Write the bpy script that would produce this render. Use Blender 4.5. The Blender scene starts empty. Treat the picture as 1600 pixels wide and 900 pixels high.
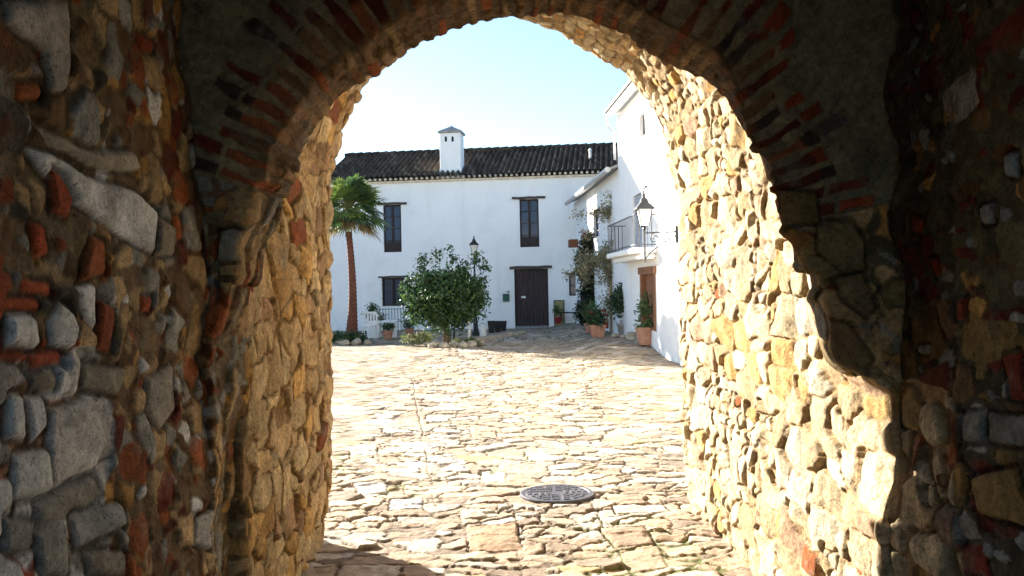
import bpy, math, random
import numpy as np
from mathutils import Vector, Matrix
C = bpy.context.scene
COL = C.collection
R = math.radians
PI = math.pi

# ------------------------------------------------------------------ camera, sky, sun, exposure
ROLL = 0.020
F = 1350.0 / 1600.0                       # focal length over frame width
CAM = Vector((0, 0, 1.75))
cam = bpy.data.cameras.new('camera')
cam.sensor_width = 36.0
cam.lens = 36.0 * F
cam.clip_start = 0.05
cam.clip_end = 3000
cam_o = bpy.data.objects.new('camera', cam)
COL.objects.link(cam_o)
cam_o.matrix_world = Matrix.Translation(CAM) @ Matrix.Rotation(R(90), 4, 'X') @ Matrix.Rotation(-ROLL, 4, 'Z')
C.camera = cam_o

SUN_AZ, SUN_EL = R(-45), R(20)            # azimuth from +Y, towards +X positive
w = bpy.data.worlds.new('World'); C.world = w; w.use_nodes = True
sky = w.node_tree.nodes.new('ShaderNodeTexSky')
sky.sky_type = 'NISHITA'; sky.sun_disc = False
sky.sun_elevation = SUN_EL; sky.sun_rotation = SUN_AZ
sky.air_density = 1.0; sky.dust_density = 0.35; sky.ozone_density = 1.8
bg = w.node_tree.nodes['Background']
bg.inputs[1].default_value = 0.050
tnt = w.node_tree.nodes.new('ShaderNodeMix'); tnt.data_type = 'RGBA'; tnt.blend_type = 'MULTIPLY'
tnt.inputs[0].default_value = 1.0; tnt.inputs[7].default_value = (0.86, 0.96, 1.03, 1)
w.node_tree.links.new(sky.outputs[0], tnt.inputs[6])
w.node_tree.links.new(tnt.outputs[2], bg.inputs[0])
sd = Vector((math.sin(SUN_AZ) * math.cos(SUN_EL), math.cos(SUN_AZ) * math.cos(SUN_EL), math.sin(SUN_EL)))
sun = bpy.data.lights.new('sun', 'SUN'); sun.energy = 4.6; sun.angle = R(0.55); sun.color = (1.0, 0.93, 0.82)
sun_o = bpy.data.objects.new('sun', sun); COL.objects.link(sun_o)
sun_o.rotation_euler = (-sd).to_track_quat('-Z', 'Y').to_euler()
sun_o.location = sd * 40
C.view_settings.view_transform = 'Standard'
C.view_settings.look = 'None'
C.view_settings.exposure = 2.65
C.view_settings.gamma = 1.0
C.cycles.max_bounces = 10
C.cycles.diffuse_bounces = 7
C.cycles.use_denoising = True

# ------------------------------------------------------------------ helpers: tags, rays, noise
def tag(o, label=None, cat=None, group=None, kind=None):
    if label: o['label'] = label
    if cat: o['category'] = cat
    if group: o['group'] = group
    if kind: o['kind'] = kind
    return o

def empty(name, loc=(0, 0, 0), rz=0.0):
    o = bpy.data.objects.new(name, None); COL.objects.link(o)
    o.location = loc; o.rotation_euler = (0, 0, rz)
    o.empty_display_size = 0.2
    return o

def ray(px, py):
    dx, dy = px - 800.0, 450.0 - py
    tx = dx * math.cos(ROLL) + dy * math.sin(ROLL)
    ty = -dx * math.sin(ROLL) + dy * math.cos(ROLL)
    return Vector((tx / 1350.0, 1.0, ty / 1350.0))

def at(px, py, Y):                         # the point seen at a pixel of the survey photo, at depth Y
    return CAM + ray(px, py) * Y

def hash2(i, j, s):
    n = (i.astype(np.int64) * 374761393 + j.astype(np.int64) * 668265263 + int(s) * 974711 + 12345) & 0x7fffffff
    n = ((n ^ (n >> 13)) * 1274126177) & 0x7fffffff
    n = ((n ^ (n >> 16)) * 2246822519) & 0x7fffffff
    n = n ^ (n >> 15)
    return (n & 0xffffff) / float(0x1000000)

def h1(idv, s):
    k = np.floor(idv * 1e6).astype(np.int64)
    return hash2(k & 0xffff, k >> 16, s)

def vnoise(x, y, z, f, s):
    x = x * f; y = y * f; z = z * f
    ix = np.floor(x); iy = np.floor(y); iz = np.floor(z)
    fx = x - ix; fy = y - iy; fz = z - iz
    fx = fx * fx * (3 - 2 * fx); fy = fy * fy * (3 - 2 * fy); fz = fz * fz * (3 - 2 * fz)
    r = 0
    for a in (0, 1):
        for b in (0, 1):
            for c in (0, 1):
                h = hash2(ix + a + 57 * (iz + c), iy + b + 131 * (iz + c), s)
                r = r + h * (fx if a else 1 - fx) * (fy if b else 1 - fy) * (fz if c else 1 - fz)
    return r * 2 - 1

def fbm(x, y, z, f, s, o=3):
    r = 0; a = 1.0; t = 0
    for k in range(o):
        r = r + a * vnoise(x, y, z, f * 2.03 ** k, s + k * 17); t += a; a *= 0.5
    return r / t

def cells(u, v, cw, ch, seed, p=3.0, jit=0.8, wr=0.5, stag=1.0):
    """irregular coursed stones: id 0..1, distance to the joint (m), offset from the stone's centre"""
    a = u / cw; c = v / ch
    j0 = np.floor(c)
    d1 = np.full(u.shape, 9.0); d2 = np.full(u.shape, 9.0)
    idv = np.zeros(u.shape); du = np.zeros(u.shape); dv = np.zeros(u.shape)
    for dj in (-1, 0, 1):
        j = j0 + dj
        off = stag * hash2(j, j * 0 + 7, seed + 3)
        i0 = np.floor(a - off)
        for di in (-2, -1, 0, 1, 2):
            i = i0 + di
            sx = (i + 0.5 + jit * (hash2(i, j, seed) - 0.5) + off)
            sy = (j + 0.5 + jit * 0.75 * (hash2(i, j, seed + 1) - 0.5))
            wt = wr * (hash2(i, j, seed + 2) - 0.5)
            ex = a - sx; ey = c - sy
            d = (np.abs(ex) ** p + np.abs(ey) ** p) ** (1 / p) - wt
            near = d < d1
            d2 = np.where(near, d1, np.minimum(d2, d))
            idv = np.where(near, hash2(i, j, seed + 5), idv)
            du = np.where(near, ex * cw, du); dv = np.where(near, ey * ch, dv)
            d1 = np.where(near, d, d1)
    return idv, (d2 - d1) * 0.5 * min(cw, ch), du, dv

def sstep(a, b, x):
    t = np.clip((x - a) / (b - a), 0, 1)
    return t * t * (3 - 2 * t)

def palette(idv, cols, seed):
    """cols: list of (weight, rgb)"""
    r = h1(idv, seed)
    wts = np.cumsum([c[0] for c in cols]); wts = wts / wts[-1]
    out = np.zeros(idv.shape + (3,))
    lo = 0.0
    for k, (_, rgb) in enumerate(cols):
        m = (r >= lo) & (r < wts[k] + (1e-9 if k == len(cols) - 1 else 0))
        out[m] = rgb
        lo = wts[k]
    out *= (0.78 + 0.44 * h1(idv, seed + 9))[..., None]
    return out

# ------------------------------------------------------------------ materials
def new_mat(name):
    m = bpy.data.materials.new(name); m.use_nodes = True
    nt = m.node_tree
    return m, nt, nt.nodes['Principled BSDF']

def N(nt, typ, **kw):
    n = nt.nodes.new(typ)
    for k, v in kw.items():
        if k.startswith('i_'):
            n.inputs[k[2:]].default_value = v
        else:
            setattr(n, k, v)
    return n

def mottled(name, col, rough=0.85, var=0.35, scale=6.0, bump=0.3, bscale=40.0, dist=0.004, attr=None, spec=0.3, metal=0.0, tint=None):
    """base colour (or a colour attribute) broken up by two noises, with a fine bump"""
    m, nt, b = new_mat(name)
    tc = N(nt, 'ShaderNodeTexCoord')
    n1 = N(nt, 'ShaderNodeTexNoise'); n1.inputs['Scale'].default_value = scale; n1.inputs['Detail'].default_value = 7; n1.inputs['Roughness'].default_value = 0.65
    nt.links.new(tc.outputs['Object'], n1.inputs['Vector'])
    mr = N(nt, 'ShaderNodeMapRange'); mr.inputs['From Min'].default_value = 0.3; mr.inputs['From Max'].default_value = 0.7
    mr.inputs['To Min'].default_value = 1 - var; mr.inputs['To Max'].default_value = 1 + var
    nt.links.new(n1.outputs['Fac'], mr.inputs['Value'])
    mx = N(nt, 'ShaderNodeVectorMath', operation='SCALE')
    if attr:
        at_ = N(nt, 'ShaderNodeAttribute', attribute_name=attr)
        src = at_.outputs['Color']
    else:
        rg = N(nt, 'ShaderNodeRGB'); rg.outputs[0].default_value = (*col, 1); src = rg.outputs[0]
    if tint:
        n3 = N(nt, 'ShaderNodeTexNoise'); n3.inputs['Scale'].default_value = scale * 0.35; n3.inputs['Detail'].default_value = 5
        nt.links.new(tc.outputs['Object'], n3.inputs['Vector'])
        m3 = N(nt, 'ShaderNodeMapRange'); m3.inputs['From Min'].default_value = 0.5; m3.inputs['From Max'].default_value = 0.75; m3.inputs['To Max'].default_value = tint[1]
        nt.links.new(n3.outputs['Fac'], m3.inputs['Value'])
        mm = N(nt, 'ShaderNodeMix', data_type='RGBA'); mm.inputs[7].default_value = (*tint[0], 1)
        nt.links.new(m3.outputs[0], mm.inputs[0]); nt.links.new(src, mm.inputs[6]); src = mm.outputs[2]
    nt.links.new(src, mx.inputs[0]); nt.links.new(mr.outputs[0], mx.inputs['Scale'])
    nt.links.new(mx.outputs[0], b.inputs['Base Color'])
    b.inputs['Roughness'].default_value = rough
    b.inputs['Metallic'].default_value = metal
    b.inputs['Specular IOR Level'].default_value = spec
    if bump:
        n2 = N(nt, 'ShaderNodeTexNoise'); n2.inputs['Scale'].default_value = bscale; n2.inputs['Detail'].default_value = 6; n2.inputs['Roughness'].default_value = 0.7
        nt.links.new(tc.outputs['Object'], n2.inputs['Vector'])
        bp = N(nt, 'ShaderNodeBump'); bp.inputs['Strength'].default_value = bump; bp.inputs['Distance'].default_value = dist
        nt.links.new(n2.outputs['Fac'], bp.inputs['Height']); nt.links.new(bp.outputs[0], b.inputs['Normal'])
    return m

M = {}
def stonemat():
    m, nt, b = new_mat('rubble_stone')
    tc = N(nt, 'ShaderNodeTexCoord')
    def noise(sc_, det, ro): 
        n = N(nt, 'ShaderNodeTexNoise'); n.inputs['Scale'].default_value = sc_; n.inputs['Detail'].default_value = det; n.inputs['Roughness'].default_value = ro
        nt.links.new(tc.outputs['Object'], n.inputs['Vector']); return n.outputs['Fac']
    def ramp(src, a, b_, t0, t1):
        r_ = N(nt, 'ShaderNodeMapRange'); r_.inputs['From Min'].default_value = a; r_.inputs['From Max'].default_value = b_; r_.inputs['To Min'].default_value = t0; r_.inputs['To Max'].default_value = t1
        nt.links.new(src, r_.inputs['Value']); return r_.outputs[0]
    def mul(a, b_):
        n = N(nt, 'ShaderNodeMath', operation='MULTIPLY'); nt.links.new(a, n.inputs[0]); nt.links.new(b_, n.inputs[1]); return n.outputs[0]
    g1 = ramp(noise(34, 9, 0.78), 0.32, 0.68, 0.62, 1.38)
    pits = ramp(noise(95, 3, 0.6), 0.34, 0.42, 0.45, 1.0)
    g2 = ramp(noise(7, 6, 0.6), 0.35, 0.65, 0.80, 1.15)
    tot = mul(mul(g1, pits), g2)
    at_ = N(nt, 'ShaderNodeAttribute', attribute_name='Col')
    # grey lichen film in patches
    lm = N(nt, 'ShaderNodeMix', data_type='RGBA'); lm.inputs[7].default_value = (0.22, 0.21, 0.17, 1)
    nt.links.new(ramp(noise(5.5, 8, 0.7), 0.54, 0.64, 0.0, 0.45), lm.inputs[0]); nt.links.new(at_.outputs['Color'], lm.inputs[6])
    mx = N(nt, 'ShaderNodeVectorMath', operation='SCALE'); nt.links.new(lm.outputs[2], mx.inputs[0]); nt.links.new(tot, mx.inputs['Scale'])
    nt.links.new(mx.outputs[0], b.inputs['Base Color'])
    b.inputs['Roughness'].default_value = 0.95; b.inputs['Specular IOR Level'].default_value = 0.1
    bp = N(nt, 'ShaderNodeBump'); bp.inputs['Strength'].default_value = 1.0; bp.inputs['Distance'].default_value = 0.03
    nt.links.new(noise(55, 8, 0.75), bp.inputs['Height']); nt.links.new(bp.outputs[0], b.inputs['Normal'])
    return m
M['stone'] = stonemat()
M['paving'] = mottled('cobble_stone', (0, 0, 0), 0.85, 0.30, 22, 0.8, 50, 0.015, attr='Col', spec=0.2)
def limewash(name, col, dirt, amt):
    m, nt, b = new_mat(name)
    tc = N(nt, 'ShaderNodeTexCoord')
    def noise(sc_, vec, det=6):
        mp = N(nt, 'ShaderNodeMapping'); mp.inputs['Scale'].default_value = vec; nt.links.new(tc.outputs['Object'], mp.inputs['Vector'])
        n = N(nt, 'ShaderNodeTexNoise'); n.inputs['Scale'].default_value = sc_; n.inputs['Detail'].default_value = det; n.inputs['Roughness'].default_value = 0.6
        nt.links.new(mp.outputs[0], n.inputs['Vector']); return n.outputs['Fac']
    def ramp(src, a, b_, t0, t1):
        r_ = N(nt, 'ShaderNodeMapRange'); r_.inputs['From Min'].default_value = a; r_.inputs['From Max'].default_value = b_; r_.inputs['To Min'].default_value = t0; r_.inputs['To Max'].default_value = t1
        nt.links.new(src, r_.inputs['Value']); return r_.outputs[0]
    def math_(op, a, b_):
        n = N(nt, 'ShaderNodeMath', operation=op)
        for k, q in enumerate((a, b_)):
            if hasattr(q, 'links'): nt.links.new(q, n.inputs[k])
            else: n.inputs[k].default_value = q
        return n.outputs[0]
    streak = ramp(noise(2.2, (1, 1, 0.16)), 0.52, 0.78, 0.0, 0.8)
    patch = ramp(noise(0.9, (1, 1, 1)), 0.50, 0.72, 0.0, 0.7)
    sp = N(nt, 'ShaderNodeSeparateXYZ'); nt.links.new(tc.outputs['Object'], sp.inputs[0])
    foot = ramp(sp.outputs['Z'], 0.15, 1.1, 1.0, 0.0)
    foot = math_('MULTIPLY', foot, ramp(noise(3.0, (1, 1, 1)), 0.35, 0.65, 0.1, 1.0))
    f = math_('MAXIMUM', math_('MAXIMUM', streak, patch), foot)
    f = math_('MULTIPLY', f, amt)
    mx = N(nt, 'ShaderNodeMix', data_type='RGBA'); mx.inputs[6].default_value = (*col, 1); mx.inputs[7].default_value = (*dirt, 1)
    nt.links.new(f, mx.inputs[0]); nt.links.new(mx.outputs[2], b.inputs['Base Color'])
    b.inputs['Roughness'].default_value = 0.9; b.inputs['Specular IOR Level'].default_value = 0.2
    hgt = math_('ADD', noise(1.6, (1, 1, 1), 3), math_('MULTIPLY', noise(14.0, (1, 1, 1)), 0.25))
    bp = N(nt, 'ShaderNodeBump'); bp.inputs['Strength'].default_value = 0.7; bp.inputs['Distance'].default_value = 0.05
    nt.links.new(hgt, bp.inputs['Height']); nt.links.new(bp.outputs[0], b.inputs['Normal'])
    return m
M['plaster'] = limewash('lime_whitewash', (0.86, 0.86, 0.85), (0.55, 0.54, 0.52), 0.32)
M['plaster_bright'] = limewash('clean_whitewash', (0.86, 0.85, 0.83), (0.60, 0.58, 0.54), 0.30)
M['cream'] = mottled('eave_cream', (0.66, 0.58, 0.47), 0.9, 0.25, 8)
M['tile'] = mottled('old_roof_tile', (0.045, 0.036, 0.030), 0.9, 0.6, 5, 0.6, 30, 0.01, tint=((0.20, 0.17, 0.12), 0.5), spec=0.1)
M['lintel'] = mottled('weathered_timber', (0.075, 0.06, 0.05), 0.85, 0.4, 12)
M['frame'] = mottled('dark_window_wood', (0.028, 0.018, 0.018), 0.6, 0.3, 12)
M['door'] = mottled('dark_door_wood', (0.042, 0.026, 0.026), 0.65, 0.35, 9)
M['oak'] = mottled('orange_wood', (0.22, 0.10, 0.05), 0.7, 0.3, 10)
M['brownwood'] = mottled('brown_wood', (0.16, 0.06, 0.03), 0.7, 0.3, 10)
M['iron'] = mottled('black_iron', (0.02, 0.022, 0.024), 0.5, 0.3, 30, 0.2)
M['castiron'] = mottled('cast_iron', (0.095, 0.09, 0.095), 0.5, 0.45, 14, 0.5, metal=0.5)
M['zinc'] = mottled('painted_gutter', (0.50, 0.50, 0.50), 0.5, 0.15, 10, 0.1)
M['grey'] = mottled('grey_cement', (0.30, 0.29, 0.27), 0.9, 0.3, 6)
M['terracotta'] = mottled('terracotta', (0.38, 0.20, 0.13), 0.85, 0.3, 9)
M['redpot'] = mottled('red_glaze', (0.25, 0.02, 0.02), 0.5, 0.2, 9)
M['soil'] = mottled('soil', (0.05, 0.035, 0.022), 0.95, 0.4, 20)
M['black'] = mottled('black_plastic', (0.018, 0.018, 0.02), 0.5, 0.2, 9)
M['white'] = mottled('white_paint', (0.75, 0.75, 0.73), 0.6, 0.12, 9)
M['green_paint'] = mottled('green_paint', (0.02, 0.11, 0.07), 0.4, 0.15, 9)
M['khaki'] = mottled('faded_yellow_paint', (0.27, 0.24, 0.10), 0.6, 0.25, 5)
M['blue'] = mottled('blue_paint', (0.03, 0.07, 0.24), 0.6, 0.25, 7)
M['lightblue'] = mottled('pale_blue_plastic', (0.22, 0.40, 0.62), 0.5, 0.2, 7)
M['rock'] = mottled('garden_rock', (0.36, 0.31, 0.23), 0.9, 0.4, 9, 0.8, 20, 0.02)
M['palm_trunk'] = mottled('palm_bark', (0.105, 0.042, 0.026), 0.9, 0.5, 14, 0.9, 40, 0.02)
M['petiole'] = mottled('palm_petiole', (0.09, 0.10, 0.03), 0.7, 0.3, 14)
M['bark'] = mottled('bark', (0.11, 0.075, 0.05), 0.9, 0.4, 14, 0.9, 40, 0.02)
M['twig'] = mottled('dry_twig', (0.26, 0.20, 0.13), 0.9, 0.3, 20)
M['shutter'] = mottled('grey_shutter', (0.40, 0.43, 0.46), 0.7, 0.2, 9)

def leafmat(name):
    m, nt, b = new_mat(name)
    a = N(nt, 'ShaderNodeAttribute', attribute_name='Col')
    nt.links.new(a.outputs['Color'], b.inputs['Base Color'])
    b.inputs['Roughness'].default_value = 0.45
    tr = N(nt, 'ShaderNodeBsdfTranslucent'); nt.links.new(a.outputs['Color'], tr.inputs['Color'])
    mx = N(nt, 'ShaderNodeMixShader'); mx.inputs[0].default_value = 0.3
    nt.links.new(b.outputs[0], mx.inputs[1]); nt.links.new(tr.outputs[0], mx.inputs[2])
    nt.links.new(mx.outputs[0], nt.nodes['Material Output'].inputs[0])
    return m
M['leaf'] = leafmat('leaves')

def glassmat(name, col, rough=0.08):
    m, nt, b = new_mat(name)
    b.inputs['Base Color'].default_value = (*col, 1); b.inputs['Roughness'].default_value = rough
    b.inputs['Specular IOR Level'].default_value = 0.3
    return m
M['glass'] = glassmat('dark_window_glass', (0.03, 0.05, 0.10), 0.15)
mg, nt, b = new_mat('frosted_lamp_glass')
b.inputs['Base Color'].default_value = (0.80, 0.80, 0.76, 1); b.inputs['Roughness'].default_value = 0.35
b.inputs['Transmission Weight'].default_value = 0.35
M['lampglass'] = mg

# ------------------------------------------------------------------ mesh collector
class MB:
    def __init__(s): s.v = []; s.f = []; s.c = None
    def add(s, vs, fs):
        o = len(s.v); s.v += [tuple(p) for p in vs]; s.f += [tuple(i + o for i in f) for f in fs]
        return s
    def box(s, x0, x1, y0, y1, z0, z1, j=0.0):
        vs = [(x, y, z) for z in (z0, z1) for (x, y) in ((x0, y0), (x1, y0), (x1, y1), (x0, y1))]
        if j: vs = [tuple(c + random.uniform(-j, j) for c in p) for p in vs]
        return s.add(vs, [(0, 3, 2, 1), (4, 5, 6, 7), (0, 1, 5, 4), (1, 2, 6, 5), (2, 3, 7, 6), (3, 0, 4, 7)])
    def cbox(s, x0, x1, y0, y1, z0, z1, c=0.01):
        """box with chamfered vertical and top edges"""
        ring = [(x0 + c, y0), (x1 - c, y0), (x1, y0 + c), (x1, y1 - c), (x1 - c, y1), (x0 + c, y1), (x0, y1 - c), (x0, y0 + c)]
        cx, cy = (x0 + x1) / 2, (y0 + y1) / 2
        def ins(p, k): return (p[0] + (cx - p[0]) * k / max(abs(cx - x0), 1e-4), p[1] + (cy - p[1]) * k / max(abs(cy - y0), 1e-4))
        vs = [(*ins(p, c), z0) for p in ring] + [(*p, z0 + c) for p in ring] + [(*p, z1 - c) for p in ring] + [(*ins(p, c), z1) for p in ring]
        fs = [tuple(range(7, -1, -1)), tuple(range(24, 32))]
        for k in range(3):
            for i in range(8):
                a = k * 8 + i; b_ = k * 8 + (i + 1) % 8
                fs.append((a, b_, b_ + 8, a + 8))
        return s.add(vs, fs)
    def tube(s, pts, rad, n=8, cap=True):
        pts = [Vector(p) for p in pts]
        if not hasattr(rad, '__len__'): rad = [rad] * len(pts)
        vs = []; fs = []
        up = Vector((0, 0, 1))
        pa = None
        for k, p in enumerate(pts):
            t = (pts[min(k + 1, len(pts) - 1)] - pts[max(k - 1, 0)]).normalized()
            if pa is None:
                a = t.cross(up)
                if a.length < 0.2: a = t.cross(Vector((1, 0, 0)))
            else:
                a = pa - t * pa.dot(t)
            a.normalize(); pa = a; b_ = t.cross(a).normalized()
            for i in range(n):
                th = 2 * PI * i / n
                vs.append(p + (a * math.cos(th) + b_ * math.sin(th)) * rad[k])
        for k in range(len(pts) - 1):
            for i in range(n):
                fs.append((k * n + i, k * n + (i + 1) % n, (k + 1) * n + (i + 1) % n, (k + 1) * n + i))
        if cap:
            fs.append(tuple(range(n - 1, -1, -1))); fs.append(tuple(range((len(pts) - 1) * n, len(pts) * n)))
        return s.add(vs, fs)
    def lathe(s, prof, c=(0, 0, 0), n=16, cap=True, sq=False):
        vs = []; fs = []
        for (r, z) in prof:
            for i in range(n):
                th = 2 * PI * (i + (0.5 if sq else 0)) / n
                vs.append((c[0] + r * math.cos(th), c[1] + r * math.sin(th), c[2] + z))
        m = len(prof)
        for k in range(m - 1):
            for i in range(n):
                fs.append((k * n + i, k * n + (i + 1) % n, (k + 1) * n + (i + 1) % n, (k + 1) * n + i))
        if cap:
            fs.append(tuple(range(n - 1, -1, -1))); fs.append(tuple(range((m - 1) * n, m * n)))
        return s.add(vs, fs)
    def build(s, name, mat, parent=None, loc=None, smooth=False, rz=0.0):
        me = bpy.data.meshes.new(name)
        me.from_pydata(s.v, [], s.f); me.update()
        if s.c is not None:
            ca = me.color_attributes.new('Col', 'FLOAT_COLOR', 'POINT')
            ca.data.foreach_set('color', np.asarray(s.c, dtype=np.float32).ravel())
        me.materials.append(mat)
        if smooth: me.polygons.foreach_set('use_smooth', [True] * len(me.polygons))
        o = bpy.data.objects.new(name, me); COL.objects.link(o)
        if parent: o.parent = parent
        if loc is not None: o.location = loc
        if rz: o.rotation_euler = (0, 0, rz)
        return o

def grid_object(name, P, col, mat, parent=None):
    """P (n,m,3), col (n,m,3)"""
    n, m = P.shape[:2]
    me = bpy.data.meshes.new(name)
    me.vertices.add(n * m); me.vertices.foreach_set('co', P.astype(np.float32).ravel())
    idx = np.arange(n * m).reshape(n, m)
    q = np.stack([idx[:-1, :-1], idx[:-1, 1:], idx[1:, 1:], idx[1:, :-1]], -1).reshape(-1, 4)
    nf = len(q)
    me.loops.add(nf * 4); me.loops.foreach_set('vertex_index', q.astype(np.int32).ravel())
    me.polygons.add(nf); me.polygons.foreach_set('loop_start', np.arange(0, nf * 4, 4, dtype=np.int32))
    me.polygons.foreach_set('loop_total', np.full(nf, 4, dtype=np.int32))
    me.polygons.foreach_set('use_smooth', np.ones(nf, dtype=bool))
    me.update(calc_edges=True); me.validate()
    ca = me.color_attributes.new('Col', 'FLOAT_COLOR', 'POINT')
    c4 = np.ones((n * m, 4), np.float32); c4[:, :3] = np.clip(col.reshape(-1, 3), 0.004, 0.9)
    ca.data.foreach_set('color', c4.ravel())
    me.materials.append(mat)
    o = bpy.data.objects.new(name, me); COL.objects.link(o)
    if parent: o.parent = parent
    return o

def poly_sd(u, v, poly):
    """signed distance (positive inside) to a polygon"""
    d = np.full(u.shape, 9.0); inside = np.zeros(u.shape, bool)
    n = len(poly)
    for k in range(n):
        ax, ay = poly[k]; bx, by = poly[(k + 1) % n]
        ex, ey = bx - ax, by - ay
        t = np.clip(((u - ax) * ex + (v - ay) * ey) / (ex * ex + ey * ey + 1e-12), 0, 1)
        d = np.minimum(d, np.hypot(u - ax - t * ex, v - ay - t * ey))
        c = ((ay > v) != (by > v)) & (u < (bx - ax) * (v - ay) / ((by - ay) if by != ay else 1e-12) + ax)
        inside ^= c
    return np.where(inside, d, -d)

def dome(b, bev):
    t = np.clip(b / bev, 0, 1)
    return np.sqrt(1 - (1 - t) ** 2)

# ================================================================== THE GATEHOUSE
# one masonry skin: S runs up the left jamb, over the arch and down the right jamb, T runs from behind the camera out to the plaza
XC, ZC = 0.08, 1.81
STEP = 0.0072
zj = np.arange(-0.12, ZC, STEP)
nj = len(zj); na = 600
theta = PI - PI * (np.arange(1, na + 1) - 0.5) / na

def outline_from(poly_pts, xl, xr):
    """points of an arch outline on our stations. poly_pts: arch polyline left->right above ZC; xl/xr: jamb x as function of z"""
    pp = np.array(poly_pts)
    ang = np.arctan2(pp[:, 1] - ZC, pp[:, 0] - XC)
    rad = np.hypot(pp[:, 0] - XC, pp[:, 1] - ZC)
    o = np.argsort(ang)
    r = np.interp(theta, ang[o], rad[o])
    L = np.stack([xl(zj), zj], -1)
    A = np.stack([XC + r * np.cos(theta), ZC + r * np.sin(theta)], -1)
    Rr = np.stack([xr(zj[::-1]), zj[::-1]], -1)
    return np.concatenate([L, A, Rr])

def arc_poly(x0, x1, zs, rise, z0=None, n=200):
    cx, rx = (x0 + x1) / 2, (x1 - x0) / 2
    pts = []
    if z0 is not None: pts += [(x0, z) for z in np.linspace(z0, zs, 20, endpoint=False)]
    for k in range(n + 1):
        a = PI - PI * k / n
        pts.append((cx + rx * math.cos(a), zs + rise * math.sin(a)))
    if z0 is not None: pts += [(x1, z) for z in np.linspace(zs, z0, 20)[1:]]
    return pts

XL, XR = -1.26, 1.53
cham = outline_from(arc_poly(XL, XR, 3.0, 1.0, ZC), lambda z: np.full(z.shape, XL), lambda z: np.full(z.shape, XR))
DR = 3.85; YF_ = 3.47
Lr = [(1.17, 900), (1.17, 0)]
ring_px = [(400, 392), (424, 345), (450, 292), (474, 235), (494, 203), (512, 176), (537, 142), (587, 112), (620, 88), (665, 62), (700, 45), (743, 33), (800, 24), (850, 21), (888, 27),
           (924, 36), (978, 62), (1013, 84), (1060, 104), (1099, 124), (1122, 150), (1147, 188), (1168, 220), (1182, 244), (1200, 280), (1213, 320), (1222, 352), (1241, 375)]
ringp = [(p.x, p.z) for p in (at(a, b_, DR) for a, b_ in ring_px)]
lj = [(at(a, b_, DR).z, at(a, b_, DR).x) for a, b_ in ((345, 900), (352, 800), (362, 700), (378, 600), (380, 520), (385, 450), (400, 392))]
rj = [(at(a, b_, DR).z, at(a, b_, DR).x) for a, b_ in ((1326, 900), (1326, 760), (1326, 640), (1326, 600), (1316, 580), (1296, 560), (1287, 530), (1276, 490), (1264, 468), (1272, 452), (1265, 420), (1241, 375))]
lj = np.array(lj); rj = np.array(rj)
ringp = [(lj[-1, 1], lj[-1, 0])] + ringp + [(rj[-1, 1], rj[-1, 0])]
ring = outline_from(ringp, lambda z: np.interp(z, lj[:, 0], lj[:, 1]), lambda z: np.interp(z, rj[:, 0], rj[:, 1]))
wgt = np.zeros(len(ring)); hs_ = len(ring) // 2
wgt[hs_:] = (1 - sstep(2.30, 2.75, ring[hs_:, 1])) * sstep(1.30, 1.42, ring[hs_:, 1])
kf = YF_ / DR
ringF = np.stack([ring[:, 0] * (1 - wgt) + wgt * ring[:, 0] * kf, ring[:, 1] * (1 - wgt) + wgt * (1.75 + (ring[:, 1] - 1.75) * kf)], -1)
rev0 = outline_from(arc_poly(-1.22, 1.50, 2.40, 1.42, ZC), lambda z: np.full(z.shape, -1.22), lambda z: np.full(z.shape, 1.50))
far_px_l = [(505, 830), (513, 780), (518, 700), (520, 560), (520, 400), (524, 260), (532, 220), (545, 180), (560, 150), (587, 114)]
far_px_r = [(850, 41), (885, 55), (924, 75), (942, 92), (978, 114), (995, 135), (1008, 152), (1022, 172), (1033, 195), (1041, 235), (1046, 262), (1056, 300), (1060, 350), (1060, 420), (1065, 500), (1069, 580), (1071, 680), (1074, 760)]
def yfar(x): return 6.2 + (np.clip(x, -1.5, 1.6) + 1.31) / 2.75 * 0.9
def far_pt(a, b_):
    r_ = ray(a, b_)
    # intersect the ray with the slanted far plane
    k = (6.2 + 1.31 / 2.75 * 0.9) / (1 - r_.x / 2.75 * 0.9)
    return (r_.x * k, 1.75 + r_.z * k)
fl = [far_pt(*p) for p in far_px_l]; fr = [far_pt(*p) for p in far_px_r]
top = [(-0.72, 3.52), (-0.45, 3.72), (-0.1, 3.87)]
farp = [p for p in fl if p[1] > ZC - 0.1] + top + [p for p in fr if p[1] > ZC - 0.1]
flj = np.array(sorted([(p[1], p[0]) for p in fl])); frj = np.array(sorted([(p[1], p[0]) for p in fr]))
rev1 = outline_from(farp, lambda z: np.interp(z, flj[:, 0], flj[:, 1]), lambda z: np.interp(z, frj[:, 0], frj[:, 1]))
big = outline_from([(-7, ZC), (-7, 5.3)] + [(x, 5.3) for x in np.linspace(-7, 7, 60)] + [(7, 5.3), (7, ZC)], lambda z: np.full(z.shape, -7.0), lambda z: np.full(z.shape, 7.0))

def mixo(a, b_, f): return a * (1 - f) + b_ * f
def with_y(o, y):
    y = np.asarray(y) * np.ones(len(o))
    return np.stack([o[:, 0], y, o[:, 1]], -1)

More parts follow.
